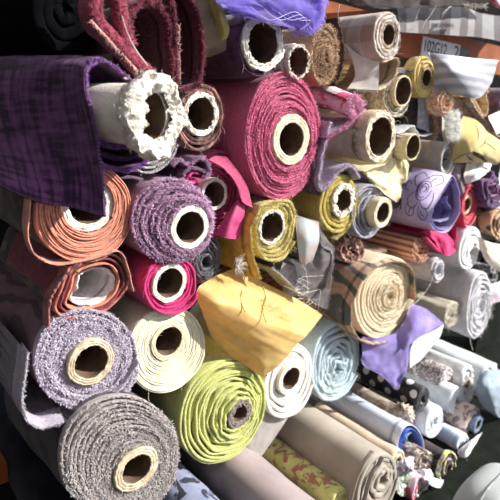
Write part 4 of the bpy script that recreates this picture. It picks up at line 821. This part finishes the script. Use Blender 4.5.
# rounded grey seat in the corner
pz = at(486, 528, -.40)
r = thing('padded_stool', 'smooth pale grey rounded seat in the bottom right corner', 'stool', (pz.x, pz.y, 0))
cc = at(486, 528, -.40); mb = MB(); rows = []
hw, hh, dd = .125, .15, .075
for i in range(25):
    a = -PI/2 + PI*i/24; row = []
    for j in range(48):
        b_ = 2*PI*j/48
        sg = lambda v, p: math.copysign(abs(v)**p, v)
        x = hw*sg(math.cos(a), .5)*sg(math.cos(b_), .62); z = hh*sg(math.cos(a), .5)*sg(math.sin(b_), .62); y = dd*sg(math.sin(a), .7)
        row.append(mb.add((cc.x + x + .1*z, cc.y + y, cc.z + z), (x, z)))
    rows.append(row)
mb.grid(rows, 0, True)
pm = MB(); pr = [[pm.add((cc.x + q*math.cos(2*PI*j/32), cc.y + q*math.sin(2*PI*j/32), z)) for j in range(32)] for q, z in ((.14, 0), (.14, .015), (.03, .03), (.025, .1), (.025, cc.z-.1), (.05, cc.z-.05))]
pm.grid(pr, 0, True); pm.build('pedestal', steel, r)
mb.build('padded_cover', fab((160, 166, 164), (150, 156, 154), sc=6, bump=.06, rough=.6, sheen=.1), r)
mb = MB(); rows = []
for j in range(64):
    b_ = 2*PI*j/64; sg = lambda v, p: math.copysign(abs(v)**p, v)
    x = hw*1.005*sg(math.cos(b_), .62); z = hh*1.005*sg(math.sin(b_), .62)
    rows.append([mb.add((cc.x + x + .1*z + .003*math.cos(h)*math.cos(b_), cc.y + .003*math.sin(h), cc.z + z + .003*math.cos(h)*math.sin(b_))) for h in [2*PI*q/8 for q in range(8)]])
rows.append(rows[0]); mb.grid(rows, 0, True); mb.build('piping', fab((168, 174, 172), sheen=0), r)
# blue grey cloth over a dark bundle
r = cloth('blue grey cloth draped over the end of a dark bundle at the right edge', (492, 414, -.2))
BG = fab((136, 152, 166), (112, 128, 144), sc=16, bump=.15)
sheet(r, [[(480, 372, -.12), (494, 370, -.14), (516, 372, -.14)], [(476, 388, -.14), (492, 386, -.18), (518, 386, -.18)], [(480, 404, -.14), (494, 406, -.19), (518, 406, -.19)], [(486, 410, -.13), (498, 416, -.18), (520, 418, -.18)]], BG, wr=.006, wf=16, th=.004)
roll('dark navy bundle at the right edge under the blue grey cloth', [(490, 412), (508, 412), (520, 420), (524, 470), (510, 490), (494, 482), (487, 450)], (505, 450), 5, fab((32, 34, 48), (20, 22, 32), sc=20), Y=-.14, turns=4, coremat=None, length=.3, name='cloth_bundle', cat='bundle', group=None, fz=40)

# ---------------- light: low sun from the right front, open street sky
sd = bpy.data.lights.new('sun', 'SUN'); so = bpy.data.objects.new('sun', sd); C.objects.link(so)
sd.energy = SUN_E; sd.angle = .009; sd.color = (1.0, .965, .91)
to_sun = Vector(SUN_DIR).normalized()
so.rotation_euler = to_sun.to_track_quat('Z', 'Y').to_euler(); so.location = (2, -3, 4)
w = bpy.data.worlds.new('world'); bpy.context.scene.world = w; w.use_nodes = True
nt = w.node_tree; bg = nt.nodes['Background']
tc = nt.nodes.new('ShaderNodeTexCoord'); sp = nt.nodes.new('ShaderNodeSeparateXYZ'); nt.links.new(tc.outputs['Generated'], sp.inputs[0])
mr = nt.nodes.new('ShaderNodeMapRange'); mr.inputs[1].default_value = -.5; mr.inputs[2].default_value = .9; mr.clamp = True; nt.links.new(sp.outputs[0], mr.inputs[0])
mx = nt.nodes.new('ShaderNodeMix'); mx.data_type = 'RGBA'; nt.links.new(mr.outputs[0], mx.inputs[0])
mx.inputs[6].default_value = SKY_DARK; mx.inputs[7].default_value = SKY_LIGHT
nt.links.new(mx.outputs[2], bg.inputs[0]); bg.inputs[1].default_value = 1
vs = bpy.context.scene.view_settings
bpy.context.scene.display_settings.display_device = 'sRGB'
vs.view_transform = 'Standard'; vs.look = 'None'; vs.gamma = 1; vs.use_curve_mapping = False; vs.exposure = .1
